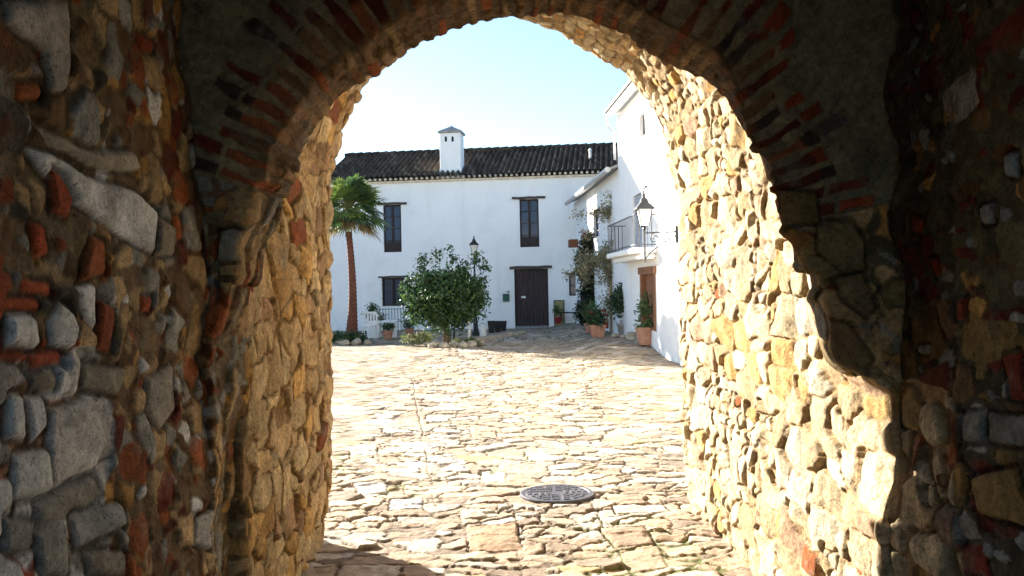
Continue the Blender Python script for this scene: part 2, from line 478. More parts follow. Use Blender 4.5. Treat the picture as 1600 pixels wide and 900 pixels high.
rows = []; seg = []; Tc = []
def push(P, s, t): rows.append(P); seg.append(s); Tc.append(t)
YF = 3.45
for f in (1.0, 0.5, 0.15): push(with_y(mixo(cham, big, f), -1.6), 0, -1.6 - f)
for y in list(np.arange(-1.6, 1.7, 0.08)) + list(np.arange(1.75, YF - 0.001, 0.0058)): push(with_y(cham, y), 0, y)
nf_ = 46
for k in range(nf_): push(with_y(mixo(cham, ringF, (k + 0.5) / nf_), YF + 0.03 * math.sin(k / nf_ * PI)), 1, k / nf_)
for y in np.arange(YF + 0.01, DR, STEP): push(with_y(mixo(ringF, ring, (y - YF) / (DR - YF)), y), 2, y - YF)
for k in range(14): push(with_y(mixo(ring, rev0, (k + 0.5) / 14), DR), 3, k / 14)
nv = 400
yf1 = yfar(rev1[:, 0])
for k in range(nv):
    f = (k + 1) / nv
    o_ = mixo(rev0, rev1, f ** 0.8)
    push(with_y(o_, DR * (1 - f) + yf1 * f), 4, f)
for f in list(np.linspace(0.003, 0.1, 34)) + list(np.linspace(0.12, 1, 22)):
    o_ = mixo(rev1, big, f); push(with_y(o_, yfar(o_[:, 0])), 5, f)
P = np.stack(rows).astype(np.float64)          # (T, S, 3)
seg = np.array(seg)[:, None] * np.ones(P.shape[1])[None, :]
Tc = np.array(Tc)[:, None] * np.ones(P.shape[1])[None, :]
seg = seg.astype(int)
# arc length along S in every row
dS = np.linalg.norm(np.diff(P, axis=1), axis=2)
Sc = np.concatenate([np.zeros((P.shape[0], 1)), np.cumsum(dS, 1)], 1) - 0.12
Sc = np.where(seg == 5, Sc, Sc)
# round the arrises by smoothing the control surface across T (only around the steps)
def smoothT(A, k):
    B = A.copy()
    for _ in range(k):
        B[1:-1] = (B[:-2] + 2 * B[1:-1] + B[2:]) / 4
    return B
def normals(A):
    gT = np.gradient(A, axis=0); gS = np.gradient(A, axis=1)
    n = np.cross(gT, gS)
    n /= (np.linalg.norm(n, axis=2, keepdims=True) + 1e-9)
    return n
cw1 = np.exp(-((P[..., 1] - YF) / 0.22) ** 2) * (np.arange(P.shape[0])[:, None] > 40)
cn = fbm(P[..., 0] * 0, P[..., 0] * 0 + np.sign(P[..., 0]), P[..., 2], 1.7, 640, 3)
P[..., 1] += 0.10 * cw1 * cn
P[..., 0] += 0.05 * cw1 * vnoise(P[..., 0] * 0, np.sign(P[..., 0]), P[..., 2], 4.0, 641) * (np.abs(P[..., 0]) > 1.0)
PB = smoothT(P, 5)
PB[:48] = P[:48]; PB[-22:] = P[-22:]
P = PB
Nn = normals(P)
Nn = smoothT(Nn, 8); Nn /= (np.linalg.norm(Nn, axis=2, keepdims=True) + 1e-9)
i_mid = P.shape[1] // 2
k_mid = int(np.argmax(seg[:, 0] == 2)) + 10
if Nn[k_mid, i_mid, 2] > 0: Nn = -Nn           # the arch soffit looks down
X, Y, Z = P[..., 0], P[..., 1], P[..., 2]
SI = np.arange(P.shape[1])[None, :] * np.ones(P.shape[0])[:, None]
left = SI < P.shape[1] / 2
# the right jamb's stones are laid out on the height, counted from the ground
Stot = Sc[:, -1:]
Hs = np.where(left, Sc, Stot - 0.12 - Sc)      # height along the wall from the ground, both sides
H = np.zeros(P.shape[:2]); COLR = np.zeros(P.shape); COLR[:] = (0.2, 0.15, 0.09)

# palettes (real base colours)
WHITE = (0.66, 0.66, 0.65); GREYST = (0.30, 0.29, 0.26); CREAM = (0.56, 0.45, 0.29); TAN = (0.42, 0.29, 0.15); OCHRE = (0.50, 0.28, 0.09)
PINK = (0.40, 0.24, 0.15); RUST = (0.28, 0.085, 0.03); BRICK = (0.33, 0.075, 0.03); DKRED = (0.13, 0.03, 0.018); BROWN = (0.15, 0.085, 0.04); DARK = (0.05, 0.045, 0.035)

def stones(mask, u, v, cw, ch, seed, pal, mort, fill=1.0, rel=0.03, bev=0.02, gap=0.006, p=3.0, wr=0.5, jit=0.85, tilt=0.25, warp=0.03, offs=0.5, mfill=0.5, smear=0.6, chips=0.55):
    """lay stones over the masked points; fill < 1 leaves part of them buried in mortar"""
    x, y, z = X[mask], Y[mask], Z[mask]
    uu = u[mask] + warp * fbm(x, y, z, 5.0, seed + 40, 2) + 0.006 * vnoise(x, y, z, 38.0, seed + 44)
    vv = v[mask] + warp * fbm(x, y, z, 5.0, seed + 41, 2) + 0.006 * vnoise(x, y, z, 38.0, seed + 45)
    idv, b_, du, dv = cells(uu, vv, cw, ch, seed, p=p, jit=jit, wr=wr)
    shown = h1(idv, 77) < (fill if np.isscalar(fill) else fill[mask])
    b2 = b_ - gap + 0.005 * fbm(x, y, z, 26.0, seed + 50, 2)
    pr = 0.82 * dome(b2, bev * 0.28) + 0.18 * dome(b2, bev * 1.6)
    off = (h1(idv, 5) - 0.5) * offs * rel
    tl = (h1(idv, 6) - 0.5) * 2 * tilt * du + (h1(idv, 7) - 0.5) * 2 * tilt * dv
    face = rel * (0.45 + 0.55 * pr) * (pr > 0) + off * pr + np.clip(tl, -rel, rel) * pr
    rid = np.abs(fbm(x, y, z, 11.0, seed + 63, 2))
    face += pr * (0.007 * fbm(x, y, z, 30.0, seed + 60, 3) + 0.20 * rel * fbm(x, y, z, 9.0, seed + 62, 2) - 0.14 * rel * sstep(0.12, 0.0, rid) * (h1(idv, 8) > 0.6))
    for q in range(4):
        an = 2 * PI * (h1(idv, 20 + q) * 0.35 + q * 0.25)
        dd = du * np.cos(an) + dv * np.sin(an)
        r0 = (0.24 + 0.40 * h1(idv, 24 + q)) * min(cw, ch)
        face = np.minimum(face, rel * (1.0 + 0.25 * (h1(idv, 32 + q) - 0.5)) + off - (dd - r0) * (0.15 + 0.5 * h1(idv, 28 + q)))
    face = np.where(pr > 0, np.maximum(face, rel * 0.12), face)
    flush = sstep(-0.25, 0.35, fbm(x, y, z, 2.6, seed + 64, 2))
    mh = rel * (0.02 + mfill * flush) + 0.012 * fbm(x, y, z, 16.0, seed + 61, 3)
    if not (np.isscalar(fill) and fill >= 0.9): mh = mh + 0.25 * rel
    i2, c2, e1, e2 = cells(uu + 0.01 * vnoise(x, y, z, 20, seed + 81), vv, 0.062, 0.045, seed + 80, p=2.6, jit=1.0, wr=0.7)
    c2 = c2 - 0.002
    chip = (h1(i2, 9) < chips) & (c2 > 0)
    mh = mh + np.where(chip, dome(c2, 0.006) * 0.016 * (0.4 + h1(i2, 10)), 0) + 0.006 * fbm(x, y, z, 40.0, seed + 82, 2)
    h = np.where(shown & (b2 > 0), np.maximum(face, np.minimum(mh, face + 0.002)), mh)
    c = palette(idv, pal, seed + 8)
    c *= (1 + 0.34 * fbm(x, y, z, 15.0, seed + 70, 3) + 0.25 * vnoise(x, y, z, 70.0, seed + 72))[..., None]
    mcol = np.array(mort) * (1 + 0.45 * fbm(x, y, z, 10.0, seed + 71, 3) + 0.25 * vnoise(x, y, z, 60.0, seed + 73))[..., None]
    chc = palette(i2, pal, seed + 83) * 0.85
    mcol = np.where(chip[..., None], chc, mcol)
    k = (sstep(0, 0.004, b2) * shown)[..., None]
    # mortar smeared over parts of the stones
    sm = (sstep(0.12, 0.40, fbm(x, y, z, 7.0, seed + 74, 3)) * 0.75 * smear)[..., None]
    H[mask] = h
    COLR[mask] = (c * (1 - sm) + mcol * sm) * k + mcol * (1 - k)
    return idv

def lay_heroes(mask, u, v, heroes, rel, seed):
    ids = np.argwhere(mask)
    x, y, z = X[mask], Y[mask], Z[mask]
    uu = u[mask] + 0.018 * fbm(x, y, z, 5.0, seed, 2); vv = v[mask] + 0.018 * fbm(x, y, z, 5.0, seed + 1, 2)
    h = H[mask]; c = COLR[mask]
    for k, (poly, rgb, r_) in enumerate(heroes):
        sdv = poly_sd(uu, vv, poly)
        near = sdv > -0.014
        cu = np.mean([p[0] for p in poly]); cv = np.mean([p[1] for p in poly])
        pr = 0.85 * dome(sdv, 0.012) + 0.15 * dome(sdv, 0.06)
        hh = r_ * rel * (0.35 + 0.65 * pr) * 0.8 * sstep(-0.004, 0.012, sdv) + pr * (0.009 * fbm(x, y, z, 15.0, seed + k, 3) + 0.012 * vnoise(x, y, z, 6.0, seed + k + 3) + 0.08 * math.sin(k * 2.1) * (uu - cu) + 0.08 * math.cos(k * 1.7) * (vv - cv))
        h = np.where(sdv > 0, hh, np.where(near, np.minimum(h, 0.004), h))
        cc = np.array(rgb) * (1 + 0.34 * fbm(x, y, z, 9.0, seed + 30 + k, 3) + 0.2 * vnoise(x, y, z, 60.0, seed + k))[..., None]
        kk = sstep(0, 0.006, sdv)[..., None]
        c = cc * kk + np.where(near[..., None], c * 0.35, c) * (1 - kk)
    H[mask] = h; COLR[mask] = c

# ---- chamber side walls
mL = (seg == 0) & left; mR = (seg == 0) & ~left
white_pal = [(4, WHITE), (3, GREYST), (1.2, BRICK), (1.0, TAN), (0.5, DARK), (0.6, PINK)]
rust_pal = [(1.8, BROWN), (0.9, RUST), (2.0, TAN), (0.8, OCHRE), (1.4, GREYST), (0.9, DKRED), (0.5, WHITE)]
k_corner = sstep(2.55, 2.75, Y + 0.12 * fbm(X, Y, Z, 3.0, 3, 2))
low = 1 - sstep(1.55, 1.75, Z + 0.12 * fbm(X, Y, Z, 3.0, 4, 2))
A_ = mL & (k_corner < 0.5)
stones(A_, Y, Hs, 0.26, 0.16, 11, white_pal, (0.06, 0.045, 0.03), fill=1.0, rel=0.028, bev=0.020, gap=0.005, wr=0.6, p=5.0, mfill=0.2, smear=0.25)
A_ = mL & (low < 0.5)
stones(A_, Y, Hs, 0.20, 0.13, 12, [(2, BROWN), (1.5, TAN), (1.2, BRICK), (1, GREYST), (0.8, DARK), (0.5, OCHRE)], (0.17, 0.12, 0.065), fill=0.55, rel=0.035, bev=0.03, gap=0.008, p=3.6, smear=0.4)
A_ = mL & (k_corner >= 0.5)
stones(A_, Y, Hs, 0.11, 0.13, 13, rust_pal, (0.15, 0.10, 0.055), fill=0.72, rel=0.030, bev=0.02, gap=0.006, p=4.0, warp=0.035, smear=0.4)
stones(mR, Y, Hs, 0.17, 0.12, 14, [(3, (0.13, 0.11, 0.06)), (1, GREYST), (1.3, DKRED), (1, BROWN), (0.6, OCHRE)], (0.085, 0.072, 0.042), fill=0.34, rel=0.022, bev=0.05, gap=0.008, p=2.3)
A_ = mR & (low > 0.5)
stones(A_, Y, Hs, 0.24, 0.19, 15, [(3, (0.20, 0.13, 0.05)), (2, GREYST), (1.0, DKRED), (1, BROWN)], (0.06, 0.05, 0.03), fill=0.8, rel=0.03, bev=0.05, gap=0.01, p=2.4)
def on_side(pxs, xw):
    out = []
    for a, b_ in pxs:
        r_ = ray(a, b_); k = xw / r_.x
        out.append((r_.y * k, 1.75 + r_.z * k))
    return out
HL = [([(35, 230), (75, 240), (130, 275), (205, 300), (235, 325), (230, 395), (190, 375), (120, 325), (60, 270)], WHITE, 1.7),
      ([(50, 190), (110, 225), (195, 235), (205, 272), (150, 262), (80, 232)], (0.36, 0.31, 0.24), 1.5),
      ([(0, 5), (108, 5), (104, 100), (98, 145), (72, 145), (60, 80), (0, 40)], (0.40, 0.36, 0.31), 1.6),
      ([(235, 335), (262, 350), (258, 395), (232, 398)], (0.30, 0.25, 0.19), 1.3),
      ([(80, 640), (135, 618), (165, 690), (145, 735), (85, 765), (72, 700)], (0.60, 0.58, 0.54), 1.7),
      ([(1, 492), (53, 490), (60, 540), (50, 548), (3, 548)], WHITE, 1.5),
      ([(75, 502), (95, 472), (112, 490), (120, 515), (112, 550), (78, 545)], WHITE, 1.5),
      ([(118, 452), (145, 447), (148, 520), (132, 500)], WHITE, 1.3),
      ([(0, 622), (28, 620), (36, 700), (0, 690)], WHITE, 1.5),
      ([(36, 625), (66, 622), (73, 670), (45, 702)], WHITE, 1.4),
      ([(15, 716), (75, 702), (79, 768), (15, 785)], (0.58, 0.57, 0.54), 1.6),
      ([(55, 790), (150, 745), (162, 772), (100, 812), (60, 815)], (0.30, 0.28, 0.24), 1.4),
      ([(0, 806), (50, 810), (50, 850), (0, 868)], GREYST, 1.4),
      ([(112, 805), (182, 783), (188, 820), (118, 860)], (0.34, 0.34, 0.32), 1.5),
      ([(52, 828), (104, 828), (108, 898), (60, 898)], GREYST, 1.4),
      ([(130, 862), (185, 858), (190, 899), (135, 899)], (0.25, 0.23, 0.19), 1.3),
      ([(128, 573), (193, 576), (178, 622), (130, 612)], (0.30, 0.27, 0.21), 1.4),
      ([(38, 585), (86, 583), (88, 612), (42, 615)], (0.22, 0.19, 0.15), 1.1),
      ([(225, 590), (268, 565), (272, 640), (245, 672), (226, 640)], (0.27, 0.24, 0.20), 1.4),
      ([(290, 810), (332, 758), (341, 800), (312, 858), (284, 852)], (0.42, 0.40, 0.37), 1.9),
      ([(320, 540), (376, 516), (378, 575), (352, 616), (316, 610)], (0.36, 0.34, 0.30), 1.9),
      ([(75, 262), (92, 275), (112, 312), (104, 345), (80, 335)], BRICK, 1.3),
      ([(46, 346), (68, 352), (78, 398), (57, 405)], (0.36, 0.07, 0.03), 1.2),
      ([(140, 370), (163, 378), (163, 432), (120, 445)], RUST, 1.2),
      ([(32, 437), (82, 443), (82, 463), (34, 460)], BRICK, 1.0), ([(0, 468), (58, 468), (62, 487), (0, 488)], BRICK, 1.0),
      ([(150, 470), (174, 482), (174, 552), (150, 550)], (0.24, 0.06, 0.025), 1.2), ([(40, 555), (96, 552), (100, 572), (46, 580)], (0.36, 0.08, 0.04), 1.0),
      ([(262, 335), (274, 338), (274, 375), (264, 372)], (0.34, 0.10, 0.03), 1.2), ([(212, 462), (228, 460), (228, 488), (214, 488)], BRICK, 1.1),
      ([(208, 50), (232, 60), (236, 85), (216, 82)], (0.26, 0.05, 0.02), 1.3), ([(22, 130), (60, 130), (58, 158), (25, 158)], (0.33, 0.10, 0.03), 1.0)]
HL = [(on_side(p, XL), c, r_) for p, c, r_ in HL]
lay_heroes(mL & (Y > 1.6), Y, Z, HL, 0.026, 300)
HRr = [([(1420, 720), (1470, 690), (1525, 740), (1510, 800), (1440, 790)], (0.27, 0.15, 0.045), 1.8), ([(1530, 745), (1600, 730), (1620, 830), (1545, 802)], (0.26, 0.16, 0.06), 1.7),
       ([(1511, 648), (1548, 647), (1550, 696), (1514, 694)], (0.22, 0.21, 0.19), 1.4), ([(1552, 647), (1615, 645), (1615, 696), (1553, 696)], (0.20, 0.19, 0.17), 1.4),
       ([(1578, 552), (1610, 550), (1610, 625), (1582, 620)], (0.20, 0.035, 0.02), 1.1), ([(1455, 630), (1500, 632), (1505, 690), (1465, 680)], (0.24, 0.13, 0.05), 1.5),
       ([(1432, 335), (1452, 340), (1448, 365), (1430, 360)], (0.26, 0.05, 0.02), 1.0), ([(1460, 402), (1472, 400), (1478, 425), (1468, 432)], (0.24, 0.04, 0.02), 1.0),
       ([(1500, 468), (1520, 464), (1518, 498), (1503, 500)], (0.22, 0.04, 0.02), 1.0), ([(1536, 320), (1562, 315), (1560, 350), (1540, 350)], (0.24, 0.23, 0.22), 1.2),
       ([(1588, 240), (1606, 238), (1604, 280), (1590, 280)], (0.30, 0.30, 0.30), 1.4), ([(1476, 240), (1486, 240), (1486, 255), (1478, 256)], (0.32, 0.32, 0.31), 1.4), ([(1435, 540), (1460, 536), (1455, 555), (1438, 556)], (0.28, 0.28, 0.26), 1.5),
       ([(1418, 12), (1436, 12), (1432, 45), (1416, 44)], (0.14, 0.025, 0.015), 0.9), ([(1500, 850), (1545, 845), (1550, 899), (1505, 899)], (0.18, 0.03, 0.02), 1.1), ([(1450, 845), (1495, 840), (1500, 880), (1455, 885)], (0.20, 0.17, 0.11), 1.6)]
HRr = [(on_side(p, XR), c, r_) for p, c, r_ in HRr]
lay_heroes(mR & (Y > 1.6), Y, Z, HRr, 0.026, 400)

# ---- the ring: face (1) and soffit (2), brick voussoirs above, rubble quoins below
ang = np.arctan2(Z - ZC, X - XC)
ang_s = np.zeros(P.shape[1]); ang_s[:nj] = PI + (ZC - zj) / 1.15; ang_s[nj:nj + na] = theta; ang_s[nj + na:] = -(ZC - zj[::-1]) / 1.15
AR = (PI - ang_s)[None, :] * np.ones(P.shape[0])[:, None] * 1.15      # arc length at the ring
faceT = np.where(seg == 1, -(1 - Tc) * np.linalg.norm(cham - ringF, axis=1)[None, :], Tc)   # 0 at the arris, negative up the face
m12 = (seg == 1) | (seg == 2)
arch_hi = m12 & (AR > 0.36) & (AR < 3.42)
lowq = m12 & ~arch_hi
stones(lowq & left, faceT, Hs * 0 + Z, 0.13, 0.20, 21, [(2, GREYST), (2, TAN), (1, OCHRE), (1, RUST), (1, BROWN)], (0.17, 0.13, 0.075), fill=0.8, rel=0.04, bev=0.03, gap=0.008)
stones(lowq & ~left, faceT, Z, 0.27, 0.17, 22, [(2, (0.30, 0.22, 0.11)), (2, TAN), (1, OCHRE), (1, GREYST), (0.6, RUST)], (0.12, 0.10, 0.06), fill=0.85, rel=0.032, bev=0.04, gap=0.006, p=3.0)
# voussoirs
m = arch_hi
x, y, z = X[m], Y[m], Z[m]
uu = AR[m] + 0.010 * fbm(x, y, z, 7.0, 501, 2); vv = faceT[m] + 0.02 * fbm(x, y, z, 5.0, 502, 2)
side = np.where(seg[m] == 1, 1, 0)
pit = 0.070
uu = uu + 0.012 * fbm(x, y, z, 3.0, 503, 2)
row = np.floor(uu / pit); ru = uu / pit - row
hr = lambda k_: hash2(row, row * 0 + k_, 77)
thick = 0.042 + 0.012 * hr(1)
thick = thick * (0.8 + 0.4 * vnoise(x, y, z, 9.0, 514))
bu = thick / 2 - np.abs((ru - 0.5 + 0.12 * (hr(2) - 0.5)) * pit)
L1 = 0.14 + 0.09 * hr(3); L2 = 0.07 + 0.09 * hr(4)
a1 = -0.012; a2 = a1 - L1; a3 = a2 - 0.018; a4 = a3 - L2
# on the soffit the same rows go on, in lengths of 0.24
kq = np.floor((vv + 0.12 * hr(5)) / 0.24); q0 = kq * 0.24 - 0.12 * hr(5)
seg1 = np.minimum(vv - a2, 0.5); be1 = np.where(vv > -0.02, np.minimum(vv - np.maximum(q0, a2), q0 + 0.232 - vv), vv - a2)
be2 = np.minimum(vv - a4, a3 - vv)
first = vv > (a2 + a3) / 2
be = np.where(first, be1, be2)
idv = hash2(row, np.where(first, np.where(vv > 0.0, kq + 5, 4), 3), 78)
idv = np.where(first & (vv > -0.02) & (kq <= 0), hash2(row, row * 0 + 4, 78), idv)
b_ = np.minimum(bu, be * 0.8)
du = (ru - 0.5) * pit
shown = np.where(first, h1(idv, 70) < 0.98, h1(idv, 70) < 0.62) & (vv > a4)
b2 = b_ + 0.005 * fbm(x, y, z, 24.0, 509, 2)
pr = dome(b2, 0.010)
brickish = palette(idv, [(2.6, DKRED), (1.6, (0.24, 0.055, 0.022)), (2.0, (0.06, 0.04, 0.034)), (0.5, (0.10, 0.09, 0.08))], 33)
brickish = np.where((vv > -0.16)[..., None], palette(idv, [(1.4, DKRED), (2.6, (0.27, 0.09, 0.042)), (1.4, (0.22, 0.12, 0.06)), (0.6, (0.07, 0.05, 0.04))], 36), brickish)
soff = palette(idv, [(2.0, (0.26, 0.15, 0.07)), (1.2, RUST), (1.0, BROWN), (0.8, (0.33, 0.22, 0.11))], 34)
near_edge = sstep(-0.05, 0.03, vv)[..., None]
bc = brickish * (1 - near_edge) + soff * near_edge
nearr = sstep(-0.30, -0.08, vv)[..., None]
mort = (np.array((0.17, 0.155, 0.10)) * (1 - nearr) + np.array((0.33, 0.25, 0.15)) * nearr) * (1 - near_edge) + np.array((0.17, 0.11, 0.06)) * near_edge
bc = bc * (1 + 0.35 * fbm(x, y, z, 16.0, 505, 3))[..., None]
mort = mort * (1 + 0.45 * fbm(x, y, z, 9.0, 506, 3) + 0.35 * vnoise(x, y, z, 50.0, 511))[..., None]
blot = (sstep(0.1, 0.5, fbm(x, y, z, 3.0, 512, 3)) * 0.4)[..., None]
mort = mort * (1 - blot) + np.array((0.075, 0.075, 0.06)) * blot
kk = (sstep(-0.001, 0.003, b2) * shown)[..., None]
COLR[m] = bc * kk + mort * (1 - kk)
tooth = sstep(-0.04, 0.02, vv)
hb = pr * (0.012 - 0.006 * tooth + 0.014 * (h1(idv, 51) - 0.5)) + 0.035 * tooth * fbm(x, y, z, 6.0, 515, 2) + (h1(idv, 52) - 0.5) * 0.25 * du * 0.3
deep = 0.000 - 0.018 * sstep(0.0, 0.5, fbm(x, y, z, 4.0, 513, 2))
H[m] = np.where(shown & (b2 > 0), hb, deep) + 0.010 * fbm(x, y, z, 25.0, 507, 3) + 0.03 * fbm(x, y, z, 4.0, 508, 2)
# big smooth stones at the right shoulder of the ring face
def on_face(pxs):
    return [(at(a, b_, YF).x, at(a, b_, YF).z) for a, b_ in pxs]
HF = [([(1272, 350), (1330, 345), (1352, 380), (1348, 425), (1318, 432), (1278, 392)], (0.25, 0.19, 0.10), 1.8), ([(1215, 300), (1275, 302), (1278, 352), (1218, 356)], (0.24, 0.16, 0.07), 1.3),
      ([(1300, 436), (1340, 432), (1362, 480), (1350, 498), (1310, 470)], (0.24, 0.18, 0.10), 1.5), ([(1275, 490), (1320, 505), (1362, 560), (1350, 582), (1305, 570), (1285, 530)], (0.26, 0.18, 0.09), 0.8),
      ([(1370, 455), (1395, 440), (1425, 440), (1430, 470), (1380, 478)], (0.22, 0.17, 0.08), 1.3),
      ([(332, 358), (392, 352), (396, 398), (338, 412)], (0.24, 0.23, 0.20), 1.4), ([(328, 545), (376, 520), (378, 600), (350, 617), (330, 610)], (0.36, 0.34, 0.30), 1.8),
      ([(345, 440), (400, 425), (396, 505), (352, 505)], (0.33, 0.23, 0.11), 1.3)]
lay_heroes((seg == 1), X, Z, [(on_face(p), c, r_) for p, c, r_ in HF], 0.024, 520)

# ---- the reveal and its vault (4), and the plaza face (5)
revL = (seg >= 3) & left; revR = ((seg >= 3) & ~left) | (~left & (Z < 1.36 + 0.06 * fbm(X, Y, Z, 6.0, 66, 2)) & (Y > 2.95))
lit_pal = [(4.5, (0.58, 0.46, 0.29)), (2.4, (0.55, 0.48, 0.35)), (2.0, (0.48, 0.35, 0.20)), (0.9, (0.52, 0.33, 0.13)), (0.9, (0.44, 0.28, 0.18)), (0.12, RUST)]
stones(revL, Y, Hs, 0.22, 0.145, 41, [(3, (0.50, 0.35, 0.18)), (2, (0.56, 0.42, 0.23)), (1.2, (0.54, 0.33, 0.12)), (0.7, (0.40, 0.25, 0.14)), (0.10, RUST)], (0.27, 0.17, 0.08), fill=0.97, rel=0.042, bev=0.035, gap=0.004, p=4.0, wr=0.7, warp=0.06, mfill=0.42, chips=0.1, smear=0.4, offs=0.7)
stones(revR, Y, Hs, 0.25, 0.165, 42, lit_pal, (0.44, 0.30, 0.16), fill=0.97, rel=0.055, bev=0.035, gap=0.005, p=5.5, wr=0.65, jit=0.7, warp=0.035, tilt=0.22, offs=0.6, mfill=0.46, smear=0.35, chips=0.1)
# smaller chips wedge between the courses in patches
pat = revR & (fbm(X, Y, Z, 2.2, 61, 2) > 0.16)
stones(pat, Y, Hs, 0.13, 0.085, 43, lit_pal, (0.33, 0.24, 0.14), fill=0.97, rel=0.045, bev=0.03, gap=0.004, p=3.5, wr=0.7, warp=0.04, tilt=0.3, offs=0.6, mfill=0.2, smear=0.25, chips=0.1)
# brick vault crown near the outer arch
m = (seg >= 4) & (AR > 1.0) & (AR < 2.75)
stones(m, Y, AR * 1.45, 0.20, 0.075, 44, [(3, CREAM), (2, (0.48, 0.34, 0.18)), (2, TAN), (0.6, OCHRE)], (0.26, 0.18, 0.10), fill=0.95, rel=0.03, bev=0.02, gap=0.006, p=6, wr=0.2, jit=0.4, warp=0.02)

# large unevenness + weathered arris
H *= np.where(seg == 2, 0.7, np.where((seg >= 3), 0.80, 0.82))
H += 0.030 * fbm(X, Y, Z, 1.6, 81, 3) * (seg < 5)
H += np.where(seg == 4, 0.025 * fbm(X, Y, Z, 3.5, 83, 2), 0)
edge = np.exp(-((Tc - 1.0) / 0.03) ** 2) * (seg == 4)
H -= 0.02 * edge * (1 + fbm(X, Y, Z, 12.0, 82, 2))
H[1:-1] = (H[:-2] + 5 * H[1:-1] + H[2:]) / 7
H[:, 1:-1] = (H[:, :-2] + 5 * H[:, 1:-1] + H[:, 2:]) / 7
for _ in range(1):
    q0 = 45; e_ = int(np.argmax(seg[:, 0] == 1)) - 4; hl = P.shape[1] // 2
    for A3, kc in ((H[q0:e_, :hl], 2), (COLR[q0:e_, :hl], 5)):
        A3[1:-1] = (A3[:-2] + kc * A3[1:-1] + A3[2:]) / (kc + 2)
        A3[:, 1:-1] = (A3[:, :-2] + kc * A3[:, 1:-1] + A3[:, 2:]) / (kc + 2)
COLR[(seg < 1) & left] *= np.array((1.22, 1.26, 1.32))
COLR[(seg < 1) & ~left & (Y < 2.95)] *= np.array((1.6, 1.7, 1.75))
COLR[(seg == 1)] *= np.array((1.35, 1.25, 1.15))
bounce_m = (seg == 5) & (Tc > 0.05)
COLR[bounce_m] = (0.76, 0.75, 0.71); H[bounce_m] *= 0.35  # unseen plaza face coloured white to bounce light onto the long house
H[:3] = 0
P2 = P + Nn * H[..., None]
P2[-1, :, :] = P[-1, :, :]
gate = empty('stone_gatehouse', (0, 3, 0))
tag(gate, 'rubble stone gatehouse with brick arch framing the view of the plaza', 'gatehouse')
def inv_loc(A): return A - np.array((0, 3, 0))
kseg = [int(np.argmax(seg[:, 0] == s)) for s in (1, 3, 5)] + [P.shape[0]]
sa, sb = nj + 70, nj + na - 70
def piece(name, r0, r1, c0, c1): return grid_object(name, inv_loc(P2[r0:r1, c0:c1]), COLR[r0:r1, c0:c1], M['stone'], gate)
ns = P.shape[1]
piece('passage_wall', 0, kseg[0] + 1, 0, ns // 2)['label'] = 'shaded wall with big white stones and red bricks'
piece('passage_wall', 0, kseg[0] + 1, ns // 2 - 1, ns)['label'] = 'dark shaded wall plastered with olive mortar'
piece('brick_arch', kseg[0], kseg[1] + 1, 0, ns)
piece('reveal_wall', kseg[1], kseg[2] + 1, 0, sa)['label'] = 'tan rubble reveal in shade'
piece('vault', kseg[1], kseg[2] + 1, sa - 1, sb)
piece('reveal_wall', kseg[1], kseg[2] + 1, sb - 1, ns)['label'] = 'cream rubble reveal in full sun'
piece('outer_wall', kseg[2], P.shape[0], 0, ns)
g = MB()
g.add([(-7, -1.6 - 3, 5.3), (7, -1.6 - 3, 5.3), (7, 9.8 - 3 - 0.0, 5.3), (-7, 4.3 - 3, 5.3)], [(0, 1, 2, 3)])
g.v = []; g.f = []
y_l = float(yfar(np.array(-7.0))) - 3; y_r = float(yfar(np.array(7.0))) - 3
g.add([(-7, -4.6, 5.3), (7, -4.6, 5.3), (7, y_r, 5.3), (-7, y_l, 5.3), (-7, -4.6, 5.7), (7, -4.6, 5.7), (7, y_r, 5.7), (-7, y_l, 5.7)],
      [(0, 3, 2, 1), (4, 5, 6, 7), (0, 1, 5, 4), (1, 2, 6, 5), (2, 3, 7, 6), (3, 0, 4, 7)])
g.build('parapet', M['grey'], gate)
g = MB(); g.add([(-7, -4.6, -0.1), (-7, y_l, -0.1), (-7, y_l, 5.3), (-7, -4.6, 5.3)], [(0, 1, 2, 3)]); g.build('side_wall', M['grey'], gate)
g = MB(); g.add([(7, -4.6, -0.1), (7, y_r, -0.1), (7, y_r, 5.3), (7, -4.6, 5.3)], [(3, 2, 1, 0)])
g.build('side_wall', M['grey'], gate)

# ================================================================== THE GROUND
def gz(x, y):
    x = np.asarray(x, float); y = np.asarray(y, float)
    b_ = 0.26 * sstep(8, 20, y) - 0.06 * sstep(24, 33, y)
    return b_ + 0.20 * sstep(1.0, 2.5, x) * sstep(17.5, 20.0, y)
def gzf(x, y): return float(gz(x, y))
xs = np.concatenate([-np.geomspace(1.8, 400, 150)[::-1], np.arange(-1.79, 1.8, 0.0125), np.geomspace(1.8, 400, 150)])
ys = np.concatenate([-np.geomspace(0.5, 300, 40)[::-1], np.linspace(-0.4, 4.4, 60), np.arange(4.42, 9.0, 0.0125)])
yy = [9.0]
while yy[-1] < 600: yy.append(yy[-1] + (0.0016 * yy[-1] if yy[-1] < 24 else 0.02 * yy[-1]))
ys = np.concatenate([ys, np.array(yy)])
GX, GY = np.meshgrid(xs, ys)
G0 = GX * 0
wx = 0.09 * fbm(GX, GY, G0, 2.0, 901, 3) + 0.016 * vnoise(GX, GY, G0, 22, 903); wy = 0.06 * fbm(GX, GY, G0, 2.4, 902, 3) + 0.014 * vnoise(GX, GY, G0, 22, 904)
idv, b_, du, dv = cells(GX + wx, GY + wy, 0.20, 0.14, 91, p=2.7, jit=1.0, wr=0.95)
